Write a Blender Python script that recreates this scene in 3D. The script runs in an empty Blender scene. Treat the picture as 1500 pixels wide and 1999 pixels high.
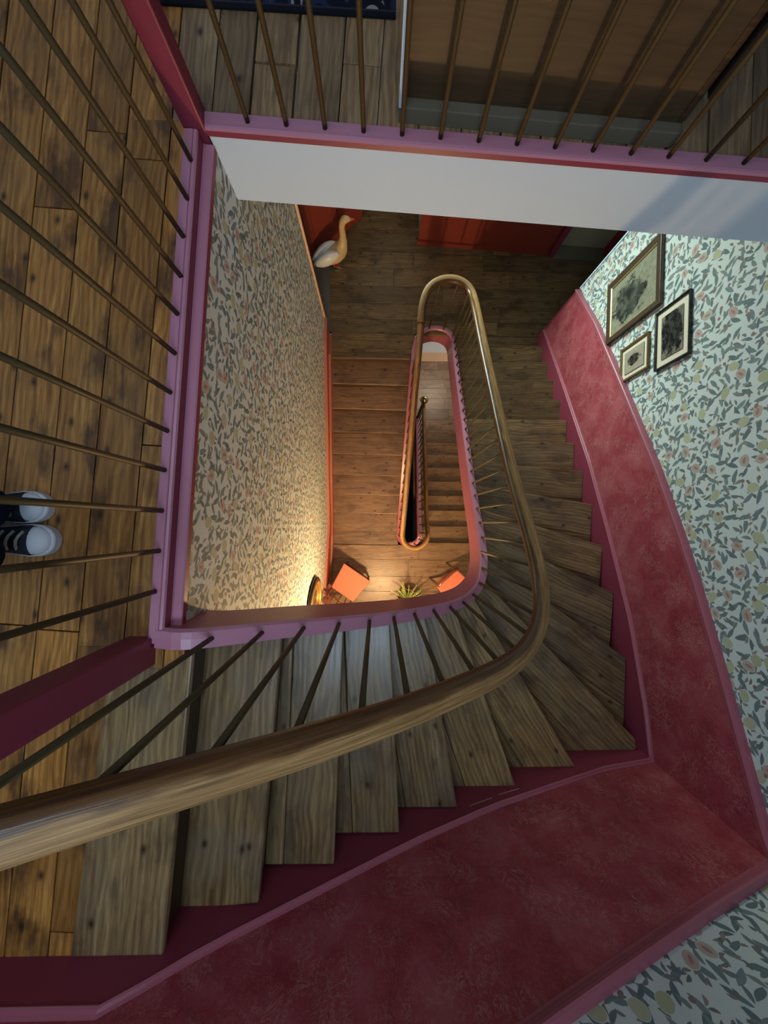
import bpy, bmesh, math, random
from mathutils import Vector, Matrix, Quaternion
random.seed(7)
SC = bpy.context.scene
C = SC.collection
R = .156                     # riser
PI = math.pi

# ---------------------------------------------------------------- camera
cd = bpy.data.cameras.new('camera'); cam = bpy.data.objects.new('camera', cd); C.objects.link(cam)
cam.location = (0, 0, 1.30)
F = 751.0
cd.sensor_fit = 'HORIZONTAL'; cd.sensor_width = 36.0; cd.lens = 36.0 * F / 1500.0
cd.clip_start = .02; cd.clip_end = 60
_n = Vector(((738 - 750) / F, (999.5 - 1025) / F, -1)).normalized()
cam.rotation_mode = 'QUATERNION'
cam.rotation_quaternion = _n.rotation_difference(Vector((0, 0, -1)))
SC.camera = cam

# ---------------------------------------------------------------- light
w = bpy.data.worlds.new('world'); SC.world = w; w.use_nodes = True
w.node_tree.nodes['Background'].inputs[0].default_value = (.55, .65, .8, 1)
w.node_tree.nodes['Background'].inputs[1].default_value = .05
def area(name, loc, rot, sx, sy, power, col):
    l = bpy.data.lights.new(name, 'AREA'); l.shape = 'RECTANGLE'; l.size = sx; l.size_y = sy
    l.energy = power; l.color = col
    o = bpy.data.objects.new(name, l); C.objects.link(o); o.location = loc; o.rotation_euler = rot
    return o
FRONT_P, FILL_P, WIN_P, LAMP_P, GROUND_P = 36, 23, 24, 150, 16
area('front_window_light', (-.10, -1.30, 2.15), (PI / 2 * .62, 0, 0), 1.0, 1.0, FRONT_P, (.58, .79, 1.0))
area('ceiling_fill_light', (-.85, .45, 3.05), (0, 0, 0), 1.8, 1.8, FILL_P, (.80, .89, 1.0))  # added overhead fill in place of bounce off the ceiling, no fitting
hw = area('hall_window_light', (-.10, 3.40, -1.55), (-PI / 2 * 1.0, 0, .70), .70, 1.0, WIN_P, (.78, 1.0, .88)); hw.data.spread = 1.25
area('ground_fill_light', (1.25, 3.1, -3.9), (0, 0, 0), .35, .35, GROUND_P, (1.0, .84, .64))  # unseen fill added to brighten the ground floor, no lamp built
area('cellar_fill_light', (.46, .6, -6.1), (0, 0, 0), .15, .8, 1.2, (.8, .85, 1.0))  # faint fill added so the well does not go black
SC.view_settings.view_transform = 'Standard'; SC.view_settings.look = 'None'
SC.view_settings.exposure = 0.0; SC.view_settings.gamma = 1.0
SC.view_settings.use_curve_mapping = False
SC.cycles.max_bounces = 8; SC.cycles.diffuse_bounces = 5

# ---------------------------------------------------------------- node helpers
class NT:
    def __init__(s, name):
        s.m = bpy.data.materials.new(name); s.m.use_nodes = True
        s.t = s.m.node_tree; s.b = s.t.nodes['Principled BSDF']
    def n(s, kind, **kw):
        nd = s.t.nodes.new(kind)
        for k, v in kw.items():
            if k.startswith('i_'):
                key = k[2:]; key = int(key) if key.isdigit() else key.replace('_', ' ')
                s.set(nd.inputs[key], v)
            else: setattr(nd, k, v)
        return nd
    def set(s, sock, v):
        if isinstance(v, bpy.types.NodeSocket): s.t.links.new(v, sock)
        else: sock.default_value = v
    def math(s, op, a, b=None, c=None, clamp=False):
        nd = s.t.nodes.new('ShaderNodeMath'); nd.operation = op; nd.use_clamp = clamp
        s.set(nd.inputs[0], a)
        if b is not None: s.set(nd.inputs[1], b)
        if c is not None: s.set(nd.inputs[2], c)
        return nd.outputs[0]
    def vm(s, op, a, b=None, out=0):
        nd = s.t.nodes.new('ShaderNodeVectorMath'); nd.operation = op
        s.set(nd.inputs[0], a)
        if b is not None: s.set(nd.inputs[1], b)
        return nd.outputs[out]
    def mix(s, f, a, b, mode='MIX'):
        nd = s.t.nodes.new('ShaderNodeMix'); nd.data_type = 'RGBA'; nd.blend_type = mode
        s.set(nd.inputs[0], f)
        for i, v in ((6, a), (7, b)):
            if isinstance(v, (tuple, list)) and len(v) == 3: v = (*v, 1)
            s.set(nd.inputs[i], v)
        return nd.outputs[2]
    def ramp(s, f, stops):
        nd = s.t.nodes.new('ShaderNodeValToRGB'); s.set(nd.inputs[0], f); cr = nd.color_ramp
        while len(cr.elements) < len(stops): cr.elements.new(.5)
        for e, (p, c) in zip(cr.elements, stops):
            e.position = p; e.color = (*c, 1) if len(c) == 3 else c
        return nd.outputs[0]
    def noise(s, vec, scale, detail=3, rough=.55, dist=0, out=0):
        nd = s.n('ShaderNodeTexNoise'); s.set(nd.inputs['Vector'], vec)
        nd.inputs['Scale'].default_value = scale; nd.inputs['Detail'].default_value = detail
        nd.inputs['Roughness'].default_value = rough; nd.inputs['Distortion'].default_value = dist
        return nd.outputs[out]
    def uv(s): return s.n('ShaderNodeUVMap').outputs[0]
    def obj(s): return s.n('ShaderNodeTexCoord').outputs['Object']
    def done(s, color=None, rough=.5, bump=None, bs=.2, bd=.01, spec=.5, metal=0, coat=0):
        if color is not None:
            if isinstance(color, (tuple, list)) and len(color) == 3: color = (*color, 1)
            s.set(s.b.inputs['Base Color'], color)
        s.set(s.b.inputs['Roughness'], rough)
        s.b.inputs['Specular IOR Level'].default_value = spec
        s.b.inputs['Metallic'].default_value = metal
        s.b.inputs['Coat Weight'].default_value = coat
        if bump is not None:
            bn = s.n('ShaderNodeBump'); s.set(bn.inputs['Height'], bump)
            bn.inputs['Strength'].default_value = bs; bn.inputs['Distance'].default_value = bd
            s.t.links.new(bn.outputs[0], s.b.inputs['Normal'])
        return s.m

def wood(name, dark, mid, light, rough=.5, stain=.5, stain_col=(.03, .025, .02), knots=True, spec=.4, patch=None, grain=1.0):
    t = NT(name)
    uv = t.uv(); geo = t.n('ShaderNodeNewGeometry'); rnd = t.math('FRACT', t.math('ADD', geo.outputs['Random Per Island'], t.math('MULTIPLY', t.n('ShaderNodeObjectInfo').outputs['Random'], 7.31)))
    off = t.n('ShaderNodeCombineXYZ'); t.set(off.inputs[0], t.math('MULTIPLY', rnd, 37.3)); t.set(off.inputs[1], t.math('MULTIPLY', rnd, 91.7))
    v = t.vm('ADD', uv, off.outputs[0])
    vs = t.vm('MULTIPLY', v, (1.3, 16, 1))
    warp = t.noise(t.vm('MULTIPLY', v, (2.2, 6, 1)), 1.0, 2)
    vs2 = t.n('ShaderNodeVectorMath', operation='MULTIPLY_ADD')
    t.set(vs2.inputs[0], warp); vs2.inputs[1].default_value = (1.0, 1.5, 0); t.set(vs2.inputs[2], vs)
    n1 = t.noise(vs2.outputs[0], 1.6, 4, .6)
    wv = t.n('ShaderNodeTexWave', wave_type='BANDS', bands_direction='Y'); t.set(wv.inputs['Vector'], vs2.outputs[0])
    wv.inputs['Scale'].default_value = .8; wv.inputs['Distortion'].default_value = 3.0; wv.inputs['Detail'].default_value = 3
    wv.inputs['Detail Scale'].default_value = .6
    g = t.math('ADD', t.math('MULTIPLY', n1, .80), t.math('MULTIPLY', wv.outputs['Fac'], .17 * grain))
    col = t.ramp(g, [(.22, dark), (.47, mid), (.72, light)])
    # board to board tint
    tint = t.ramp(rnd, [(0, (.72, .70, .68)), (.5, (1, 1, 1)), (1, (1.18, 1.12, 1.02))])
    col = t.mix(1, col, tint, 'MULTIPLY')
    fine = t.noise(t.vm('MULTIPLY', v, (9, 150, 1)), 1, 2)
    col = t.mix(t.math('MULTIPLY', t.math('SUBTRACT', .60, fine, clamp=True), 1.5 * grain), col, stain_col)
    # worn patches and stains
    big = t.noise(t.vm('MULTIPLY', v, (3.2, 6.5, 1)), 1.0, 4, .6)
    sm = t.math('MULTIPLY', t.ramp(big, [(.50, (0, 0, 0)), (.64, (1, 1, 1))]), stain)
    col = t.mix(sm, col, stain_col)
    if patch:
        p2 = t.noise(t.vm('ADD', v, (5.1, 3.3, 0)), 5.0, 3)
        col = t.mix(t.math('MULTIPLY', t.ramp(p2, [(.46, (0, 0, 0)), (.66, (1, 1, 1))]), patch[1]), col, patch[0])
    if knots:
        vo = t.n('ShaderNodeTexVoronoi', voronoi_dimensions='2D'); t.set(vo.inputs['Vector'], t.vm('MULTIPLY', v, (5.2, 8.5, 1)))
        vo.inputs['Scale'].default_value = 1
        kn = t.ramp(vo.outputs['Distance'], [(.022, (1, 1, 1)), (.05, (.75, .75, .75)), (.12, (.12, .12, .12)), (.2, (0, 0, 0))])
        sel = t.math('GREATER_THAN', t.n('ShaderNodeSeparateColor', i_0=vo.outputs['Color']).outputs[0], .68)
        col = t.mix(t.math('MULTIPLY', t.math('MULTIPLY', kn, sel), .9), col, (.025, .012, .008))
    rr = t.math('ADD', rough - .1, t.math('MULTIPLY', n1, .25))
    return t.done(col, rr, g, .25, .004, spec)

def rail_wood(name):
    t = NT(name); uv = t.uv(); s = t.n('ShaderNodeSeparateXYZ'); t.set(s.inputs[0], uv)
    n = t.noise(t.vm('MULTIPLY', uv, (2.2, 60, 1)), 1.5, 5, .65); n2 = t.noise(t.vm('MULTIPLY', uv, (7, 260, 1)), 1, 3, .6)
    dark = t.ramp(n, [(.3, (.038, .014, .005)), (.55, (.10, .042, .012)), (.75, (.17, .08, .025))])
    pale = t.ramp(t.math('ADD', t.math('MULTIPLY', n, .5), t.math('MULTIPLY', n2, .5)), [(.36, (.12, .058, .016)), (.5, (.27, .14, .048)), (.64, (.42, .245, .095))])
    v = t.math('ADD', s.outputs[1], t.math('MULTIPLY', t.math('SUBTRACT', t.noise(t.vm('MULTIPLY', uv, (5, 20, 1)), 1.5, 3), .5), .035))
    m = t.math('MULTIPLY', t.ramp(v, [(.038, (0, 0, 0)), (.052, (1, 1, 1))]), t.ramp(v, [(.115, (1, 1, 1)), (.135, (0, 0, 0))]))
    col = t.mix(m, dark, pale)  # pale worn top; the dark sides also carry shade mixed into the colour
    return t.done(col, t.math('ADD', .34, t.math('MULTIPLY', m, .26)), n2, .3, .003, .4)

def paint(name, col, rough=.4, spec=.4, var=.12):
    t = NT(name); n = t.noise(t.obj(), 6, 4)
    c = t.mix(t.math('MULTIPLY', n, var * 2), (*col, 1), (col[0] * .6, col[1] * .6, col[2] * .65, 1))
    return t.done(c, rough, t.noise(t.obj(), 40, 2), .05, .003, spec)

def wallpaper(name):
    t = NT(name); uv = t.uv()
    uvw = t.n('ShaderNodeVectorMath', operation='MULTIPLY_ADD')
    t.set(uvw.inputs[0], t.noise(uv, 9, 1, out=1)); uvw.inputs[1].default_value = (.02, .02, 0); t.set(uvw.inputs[2], uv)
    base = (.55, .59, .585, 1)
    col = base
    def cells(scale, off, rnd):
        v = t.vm('ADD', t.vm('MULTIPLY', uvw.outputs[0], (scale, scale, scale)), (off, off * 1.7, 0))
        vo = t.n('ShaderNodeTexVoronoi', voronoi_dimensions='2D'); t.set(vo.inputs['Vector'], v)
        vo.inputs['Scale'].default_value = 1; vo.inputs['Randomness'].default_value = rnd
        d = t.vm('SUBTRACT', v, vo.outputs['Position'])
        cs = t.n('ShaderNodeSeparateColor', i_0=vo.outputs['Color'])
        return d, cs.outputs, vo
    def leaf(scale, off, l, wd, curv, keep):
        d, c, vo = cells(scale, off, .62)
        r = t.n('ShaderNodeVectorRotate', rotation_type='Z_AXIS'); t.set(r.inputs['Vector'], d)
        t.set(r.inputs['Angle'], t.math('MULTIPLY', c[0], 6.283))
        s = t.n('ShaderNodeSeparateXYZ'); t.set(s.inputs[0], r.outputs[0])
        x, y = s.outputs[0], s.outputs[1]
        x2 = t.math('MULTIPLY', x, x)
        y2 = t.math('ADD', y, t.math('MULTIPLY', x2, curv))
        lim = t.math('SUBTRACT', wd, t.math('MULTIPLY', x2, wd / (l * l)))
        m = t.math('LESS_THAN', t.math('ABSOLUTE', y2), lim)
        return t.math('MULTIPLY', m, t.math('LESS_THAN', c[2], keep)), c, t.math('ABSOLUTE', y2)
    for sc, off, l, wd, cu, keep, dk, lt in ((15.5, 3.1, .56, .17, .15, .9, (.115, .16, .175), (.19, .24, .25)),
                                             (19, 11.7, .52, .16, -.3, .7, (.11, .145, .16), (.21, .24, .23)),
                                             (28, 23.9, .45, .17, .6, .5, (.14, .15, .14), (.28, .23, .21))):
        m, c, ay = leaf(sc, off, l, wd, cu, keep)
        lc = t.mix(c[1], (*dk, 1), (*lt, 1))
        col = t.mix(m, col, lc)
    # round fruit
    d, c, vo = cells(9.5, 41.3, .8)
    st = t.n('ShaderNodeVectorRotate', rotation_type='Z_AXIS'); t.set(st.inputs['Vector'], d); t.set(st.inputs['Angle'], t.math('MULTIPLY', c[1], 6.28))
    ln = t.vm('LENGTH', t.vm('MULTIPLY', st.outputs[0], (1, 1.22, 1)), out=1)
    keep = t.math('LESS_THAN', c[2], .62)
    halo = t.math('MULTIPLY', t.math('LESS_THAN', ln, .29), keep)
    fr = t.math('MULTIPLY', t.math('LESS_THAN', ln, .27), keep)
    fc = t.ramp(c[0], [(0, (.38, .37, .24)), (.45, (.42, .42, .29)), (.55, (.43, .35, .30)), (1, (.44, .31, .28))])
    fc.node.color_ramp.interpolation = 'LINEAR'
    core = t.math('MULTIPLY', t.math('LESS_THAN', t.vm('LENGTH', t.vm('MULTIPLY', st.outputs[0], (1, 2.4, 1)), out=1), .15), t.math('GREATER_THAN', c[0], .5))
    col = t.mix(halo, col, base); col = t.mix(fr, col, fc)
    col = t.mix(t.math('MULTIPLY', core, fr), col, (.32, .19, .18, 1))
    # small dark red flowers
    d, c, vo = cells(12, 67.7, .9)
    fl = t.math('MULTIPLY', t.math('LESS_THAN', t.vm('LENGTH', d, out=1), .11), t.math('LESS_THAN', c[2], .3))
    col = t.mix(fl, col, (.25, .15, .15, 1))
    return t.done(col, .75, None, spec=.2)

def marble_red(name):
    t = NT(name); o = t.obj()
    n = t.noise(o, 5, 5, .65, .4)
    col = t.ramp(n, [(.3, (.22, .022, .036)), (.5, (.30, .042, .060)), (.68, (.36, .080, .10))])
    v = t.noise(t.vm('ADD', o, (3, 3, 3)), 13, 5, .7, 2.5)
    m1 = t.math('SUBTRACT', 1, t.math('MULTIPLY', t.math('ABSOLUTE', t.math('SUBTRACT', v, .53)), 30), clamp=True)
    area_ = t.ramp(t.noise(o, 7, 3), [(.46, (0, 0, 0)), (.56, (1, 1, 1))])
    col = t.mix(t.math('MULTIPLY', t.math('MULTIPLY', m1, area_), .55), col, (.46, .24, .21, 1))
    v2 = t.noise(t.vm('ADD', o, (9, 1, 5)), 26, 4, .6, 1.5)
    m2 = t.math('SUBTRACT', 1, t.math('MULTIPLY', t.math('ABSOLUTE', t.math('SUBTRACT', v2, .5)), 30), clamp=True)
    col = t.mix(t.math('MULTIPLY', m2, .25), col, (.45, .18, .17, 1))
    return t.done(col, .42, v, .12, .003, .45)

def rugmat(name):
    t = NT(name); o = t.obj()
    vo = t.n('ShaderNodeTexVoronoi', feature='F1'); t.set(vo.inputs['Vector'], t.vm('MULTIPLY', o, (14, 14, 0))); vo.inputs['Scale'].default_value = 1.0
    ring = t.math('PINGPONG', t.math('MULTIPLY', vo.outputs['Distance'], 4.4), 1)
    cc = t.n('ShaderNodeSeparateColor', i_0=vo.outputs['Color'])
    c2 = t.ramp(cc.outputs[0], [(.2, (.02, .035, .08)), (.4, (.05, .10, .18)), (.5, (.34, .30, .27)), (.75, (.06, .05, .07)), (1, (.20, .21, .25))])
    c2.node.color_ramp.interpolation = 'CONSTANT'
    col = t.mix(t.ramp(ring, [(.42, (0, 0, 0)), (.5, (1, 1, 1))]), c2, (.012, .014, .025, 1))
    s = t.n('ShaderNodeSeparateXYZ'); t.set(s.inputs[0], t.uv())
    edge = t.math('LESS_THAN', s.outputs[1], .022)
    stripe = t.math('PINGPONG', t.math('MULTIPLY', s.outputs[1], 40), 1)
    ec = t.mix(t.math('GREATER_THAN', stripe, .62), (.013, .013, .02, 1), (.04, .04, .055, 1))
    col = t.mix(edge, col, ec)
    return t.done(col, .95, t.noise(o, 260, 2), .6, .004, .1)

def photo_mat(name, seed, cx, cy, rx, ry, bg, dk):
    """a soft monochrome print: one dark rounded sitter on a paler ground"""
    t = NT(name); uv = t.uv()
    s = t.n('ShaderNodeSeparateXYZ'); t.set(s.inputs[0], uv)
    n = t.noise(t.vm('ADD', uv, (seed, seed, 0)), 6, 5, .65, .6)
    n2 = t.noise(t.vm('ADD', uv, (seed + 5, seed, 0)), 14, 3, .6, 1)
    dx = t.math('DIVIDE', t.math('SUBTRACT', s.outputs[0], cx), rx); dy = t.math('DIVIDE', t.math('SUBTRACT', s.outputs[1], cy), ry)
    d = t.math('SQRT', t.math('ADD', t.math('MULTIPLY', dx, dx), t.math('MULTIPLY', dy, dy)))
    d = t.math('ADD', d, t.math('MULTIPLY', t.math('SUBTRACT', n, .5), 1.5))
    m = t.ramp(d, [(.75, (1, 1, 1)), (1.0, (0, 0, 0))])
    g = t.ramp(n2, [(.35, (bg[0] * .7, bg[1] * .7, bg[2] * .66)), (.65, bg)])
    dkc = t.ramp(n, [(.42, dk), (.6, (dk[0] * 3 + .02, dk[1] * 3 + .02, dk[2] * 3 + .015))])
    return t.done(t.mix(m, g, dkc), .25, None, spec=.4)

def plain(name, col, rough=.5, metal=0, spec=.5, coat=0):
    t = NT(name); return t.done(col, rough, None, spec=spec, metal=metal, coat=coat)

M = dict(
    pine=wood('honey_pine_planks', (.20, .080, .015), (.44, .195, .042), (.62, .32, .085), .40, .8, (.045, .020, .010), patch=((.22, .115, .045), .3)),
    pine_pale=wood('pale_pine_planks', (.19, .105, .045), (.33, .205, .10), (.45, .30, .165), .5, .4, (.07, .045, .03)),
    tread=wood('worn_tread_oak', (.12, .07, .027), (.285, .182, .080), (.46, .32, .155), .30, .62, (.058, .038, .022), patch=((.185, .15, .105), .40), spec=.5),
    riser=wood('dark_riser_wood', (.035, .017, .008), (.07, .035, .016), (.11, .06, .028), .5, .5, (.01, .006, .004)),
    hall=wood('old_hall_boards', (.10, .062, .024), (.225, .145, .062), (.34, .235, .115), .45, .65, (.04, .024, .011), patch=((.15, .115, .07), .3)),
    lower=wood('lower_stair_boards', (.12, .062, .030), (.265, .155, .086), (.39, .245, .145), .34, .45, (.05, .028, .017), patch=((.22, .13, .09), .3), spec=.55),
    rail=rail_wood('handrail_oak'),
    rod=plain('bronzed_rods', (.058, .040, .015), .6, 0, .3),
    pink=paint('pink_gloss_paint', (.52, .22, .31), .30, .5, .06),
    rose=paint('dark_rose_paint', (.24, .035, .065), .45, .3, .10),
    red=paint('brick_red_paint', (.25, .042, .026), .45, .3, .12),
    red_wall=paint('brick_red_dado_paint', (.30, .062, .040), .4, .4, .1),
    red_mould=paint('salmon_red_moulding_paint', (.38, .115, .085), .35, .5, .08),
    marble=marble_red('marbled_red_dado'),
    mould=paint('rose_moulding_paint', (.37, .10, .14), .32, .5, .08),
    paper=wallpaper('leaf_and_fruit_wallpaper'),
    white=paint('pale_blue_white_paint', (.57, .70, .86), .6, .2, .04),
    ceil=paint('ceiling_paint', (.55, .55, .54), .8, .1, .05),
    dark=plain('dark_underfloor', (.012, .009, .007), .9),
    grey_wood=paint('grey_painted_wood', (.19, .165, .115), .6, .2, .4),
    stone=paint('grey_threshold_stone', (.20, .19, .185), .6, .2, .3),
    pale_tile=paint('pale_floor_tile', (.55, .56, .60), .5, .3, .12),
    thresh=paint('peach_threshold_wood', (.60, .38, .24), .45, .3, .1),
    cabinet=wood('wardrobe_board', (.040, .024, .011), (.070, .043, .020), (.10, .062, .032), .55, .35, (.04, .024, .014), knots=False, grain=.45),
    brass=plain('polished_brass', (.75, .56, .25), .18, 1.0),
    gilt=plain('gilt_frame', (.55, .33, .08), .35, .8),
    glass_dark=plain('old_mirror_glass', (.42, .36, .25), .12, .9),
    black=plain('black_lacquer', (.008, .007, .007), .35),
    walnut=plain('walnut_frame', (.06, .035, .02), .35),
    gold_slip=plain('gold_slip', (.60, .46, .20), .35, .5),
    mat=plain('cream_mount', (.62, .55, .44), .7),
    coral=paint('coral_seat_fabric', (.60, .17, .115), .7, .2, .06),
    chairwood=plain('dark_red_chair_wood', (.12, .03, .014), .28, 0, .6),
    leaf=plain('fern_green', (.16, .26, .045), .55),
    leaf2=plain('fern_yellow_green', (.36, .40, .13), .5),
    terracotta=plain('terracotta_pot', (.28, .10, .05), .7),
    soil=plain('potting_soil', (.02, .012, .008), .95),
    goose=plain('cream_glazed_goose', (.72, .52, .26), .35, 0, .5),
    goosew=plain('white_glazed_wing', (.82, .86, .85), .28, 0, .5),
    goosef=plain('red_goose_feet', (.55, .09, .04), .4),
    gooseb=plain('green_goose_base', (.04, .10, .045), .5),
    shoe_white=plain('white_rubber', (.68, .74, .82), .5),
    canvas=plain('navy_canvas', (.012, .016, .03), .85),
    lace=plain('cream_lace', (.52, .50, .44), .85),
    jeans=paint('dark_denim', (.008, .016, .045), .9, .1, .6),
    jumper=paint('grey_knit', (.09, .09, .10), .9, .1, .4),
    skin=plain('skin', (.48, .27, .18), .5),
    hair=plain('brown_hair', (.05, .025, .012), .6),
    rug=rugmat('navy_patterned_rug'),
    beige=paint('beige_door_paint', (.36, .32, .22), .5, .3, .15),
    peach=plain('peach_corner_bead', (.72, .48, .30), .5),
    basement=plain('dark_basement_floor', (.02, .026, .035), .6),
    chip=plain('bare_chipped_plaster', (.75, .62, .55), .8),
)
def emissive(name, col, st):
    t = NT(name); t.b.inputs['Emission Color'].default_value = (*col, 1); t.b.inputs['Emission Strength'].default_value = st
    return t.done(col, .5)
M['daylight'] = emissive('daylit_pane', (.82, .95, .92), 1.6)
M['bulb'] = emissive('lamp_bulb', (1.0, .62, .28), 14)

# ---------------------------------------------------------------- mesh helpers
def newbm():
    bm = bmesh.new(); bm.loops.layers.uv.new('UVMap'); return bm
def link(name, bm, mat, parent=None, smooth=False, bevel=0, recalc=True):
    if recalc: bmesh.ops.recalc_face_normals(bm, faces=bm.faces)
    me = bpy.data.meshes.new(name); bm.to_mesh(me); bm.free()
    mats = mat if isinstance(mat, list) else [mat]
    for m in mats: me.materials.append(m)
    o = bpy.data.objects.new(name, me); C.objects.link(o)
    if smooth:
        for p in me.polygons: p.use_smooth = True
    if parent is not None:
        o.parent = parent
        me.transform(Matrix.Translation(-parent.location) if not parent.get('local') else Matrix.Identity(4))
    if bevel:
        b = o.modifiers.new('bevel', 'BEVEL'); b.width = bevel; b.segments = 2; b.limit_method = 'ANGLE'; b.angle_limit = .7
    return o
def thing(name, label, cat, loc=(0, 0, 0), group=None, local=False, rotz=0):
    o = bpy.data.objects.new(name, None); C.objects.link(o); o.location = loc; o.rotation_euler = (0, 0, rotz)
    o.empty_display_size = .1
    o['label'] = label; o['category'] = cat
    if group: o['group'] = group
    if local: o['local'] = 1
    return o
def tag(o, label, cat, group=None):
    o['label'] = label; o['category'] = cat
    if group: o['group'] = group
    return o
def struct(o, label=None, cat=None):
    o['kind'] = 'structure'
    if label: o['label'] = label
    if cat: o['category'] = cat
    return o
def uvproj(bm, faces, d):
    """u along d (metres), v across"""
    L = bm.loops.layers.uv.active; d = Vector((d[0], d[1], 0)).normalized(); p = Vector((-d.y, d.x, 0))
    for f in faces:
        for l in f.loops:
            co = l.vert.co; l[L].uv = (co.dot(d), co.dot(p) + co.z)
def prism(bm, poly, z0, z1, d=(1, 0)):
    lo = [bm.verts.new((x, y, z0)) for x, y in poly]; hi = [bm.verts.new((x, y, z1)) for x, y in poly]
    n = len(poly); fs = [bm.faces.new(hi), bm.faces.new(lo[::-1])]
    for i in range(n): fs.append(bm.faces.new((lo[i], lo[(i + 1) % n], hi[(i + 1) % n], hi[i])))
    uvproj(bm, fs, d); return fs
def box(bm, x0, x1, y0, y1, z0, z1, d=(1, 0)):
    return prism(bm, [(x0, y0), (x1, y0), (x1, y1), (x0, y1)], z0, z1, d)
def obox(bm, c, sx, sy, sz, M3=None, d=(1, 0)):
    vs = []
    for z in (-.5, .5):
        for x, y in ((-.5, -.5), (.5, -.5), (.5, .5), (-.5, .5)):
            v = Vector((x * sx, y * sy, z * sz))
            if M3 is not None: v = M3 @ v
            vs.append(bm.verts.new(v + Vector(c)))
    fs = [bm.faces.new([vs[i] for i in q]) for q in ((3, 2, 1, 0), (4, 5, 6, 7), (0, 1, 5, 4), (1, 2, 6, 5), (2, 3, 7, 6), (3, 0, 4, 7))]
    uvproj(bm, fs, d); return fs
def clip(poly, n, c):
    """keep the part of a polygon where n.p <= c"""
    out = []
    for i in range(len(poly)):
        a, b = poly[i], poly[(i + 1) % len(poly)]
        da = n[0] * a[0] + n[1] * a[1] - c; db = n[0] * b[0] + n[1] * b[1] - c
        if da <= 0: out.append(a)
        if (da < 0 < db) or (db < 0 < da):
            t = da / (da - db); out.append((a[0] + (b[0] - a[0]) * t, a[1] + (b[1] - a[1]) * t))
    r = []
    for p in out:
        if not r or (abs(p[0] - r[-1][0]) + abs(p[1] - r[-1][1])) > 1e-5: r.append(p)
    if len(r) > 1 and abs(r[0][0] - r[-1][0]) + abs(r[0][1] - r[-1][1]) < 1e-5: r.pop()
    return r
def area2(p): return .5 * abs(sum(p[i][0] * p[(i + 1) % len(p)][1] - p[(i + 1) % len(p)][0] * p[i][1] for i in range(len(p))))
def catmull(P, n=6):
    P = [Vector(p) for p in P]; P = [2 * P[0] - P[1]] + P + [2 * P[-1] - P[-2]]; out = []
    for i in range(1, len(P) - 2):
        a, b, c, d = P[i - 1:i + 3]
        for j in range(n):
            t = j / n
            out.append(.5 * ((2 * b) + (-a + c) * t + (2 * a - 5 * b + 4 * c - d) * t * t + (-a + 3 * b - 3 * c + d) * t ** 3))
    out.append(P[-2]); return out
def resample(P, step):
    P = [Vector(p) for p in P]; L = [0]
    for a, b in zip(P, P[1:]): L.append(L[-1] + (b - a).length)
    n = max(2, int(L[-1] / step)); out = []; j = 0
    for i in range(n + 1):
        s = L[-1] * i / n
        while j < len(L) - 2 and L[j + 1] < s: j += 1
        t = (s - L[j]) / max(1e-9, L[j + 1] - L[j]); out.append(P[j].lerp(P[j + 1], t))
    return out
def sides(P):
    out = []
    for i in range(len(P)):
        t = P[min(i + 1, len(P) - 1)] - P[max(i - 1, 0)]; t.z = 0
        if t.length < 1e-6: t = Vector((1, 0, 0))
        t.normalize(); out.append(Vector((-t.y, t.x, 0)))
    return out
def sweep(bm, P, prof, caps=True, mi=None, scale=None):
    """prof points (a to the left of travel, b up), closed; vertical sections"""
    S = sides(P); rows = []; L = bm.loops.layers.uv.active; s = 0; acc = [0]
    for a, b in zip(P, P[1:]): s += (b - a).length; acc.append(s)
    for i, p in enumerate(P):
        pr = prof(i / (len(P) - 1)) if callable(prof) else prof
        rows.append([bm.verts.new(p + S[i] * a + Vector((0, 0, b))) for a, b in pr])
    pr = prof(0) if callable(prof) else prof
    k = len(pr); per = [0]
    for j in range(k):
        a, b = pr[j], pr[(j + 1) % k]; per.append(per[-1] + math.hypot(a[0] - b[0], a[1] - b[1]))
    for i in range(len(P) - 1):
        for j in range(k):
            j2 = (j + 1) % k
            f = bm.faces.new((rows[i][j], rows[i + 1][j], rows[i + 1][j2], rows[i][j2]))
            if mi: f.material_index = mi[j]
            for l, uv in zip(f.loops, ((acc[i], per[j]), (acc[i + 1], per[j]), (acc[i + 1], per[j + 1]), (acc[i], per[j + 1]))): l[L].uv = uv
    if caps:
        bm.faces.new(rows[0]); bm.faces.new(rows[-1][::-1])
def tube(bm, P, r, n=8, caps=True, closed=False):
    P = [Vector(p) for p in P]; rows = []; up = None; L = bm.loops.layers.uv.active; acc = 0
    for i, p in enumerate(P):
        if closed: t = P[(i + 1) % len(P)] - P[i - 1]
        else: t = P[min(i + 1, len(P) - 1)] - P[max(i - 1, 0)]
        t.normalize()
        if up is None: up = t.orthogonal().normalized()
        else: up = (up - t * up.dot(t)).normalized()
        sd = t.cross(up)
        rr = r[i] if isinstance(r, list) else r
        rx, ry = rr if isinstance(rr, (list, tuple)) else (rr, rr)
        rows.append([bm.verts.new(p + up * (math.cos(2 * PI * k / n) * rx) + sd * (math.sin(2 * PI * k / n) * ry)) for k in range(n)])
    m = len(rows)
    for i in range(m if closed else m - 1):
        a, b = rows[i], rows[(i + 1) % m]
        for k in range(n):
            f = bm.faces.new((a[k], a[(k + 1) % n], b[(k + 1) % n], b[k]))
            for l, uv in zip(f.loops, ((i * .05, k / n * .1), (i * .05, (k + 1) / n * .1), (i * .05 + .05, (k + 1) / n * .1), (i * .05 + .05, k / n * .1))): l[L].uv = uv
    if caps and not closed: bm.faces.new(rows[0][::-1]); bm.faces.new(rows[-1])
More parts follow.
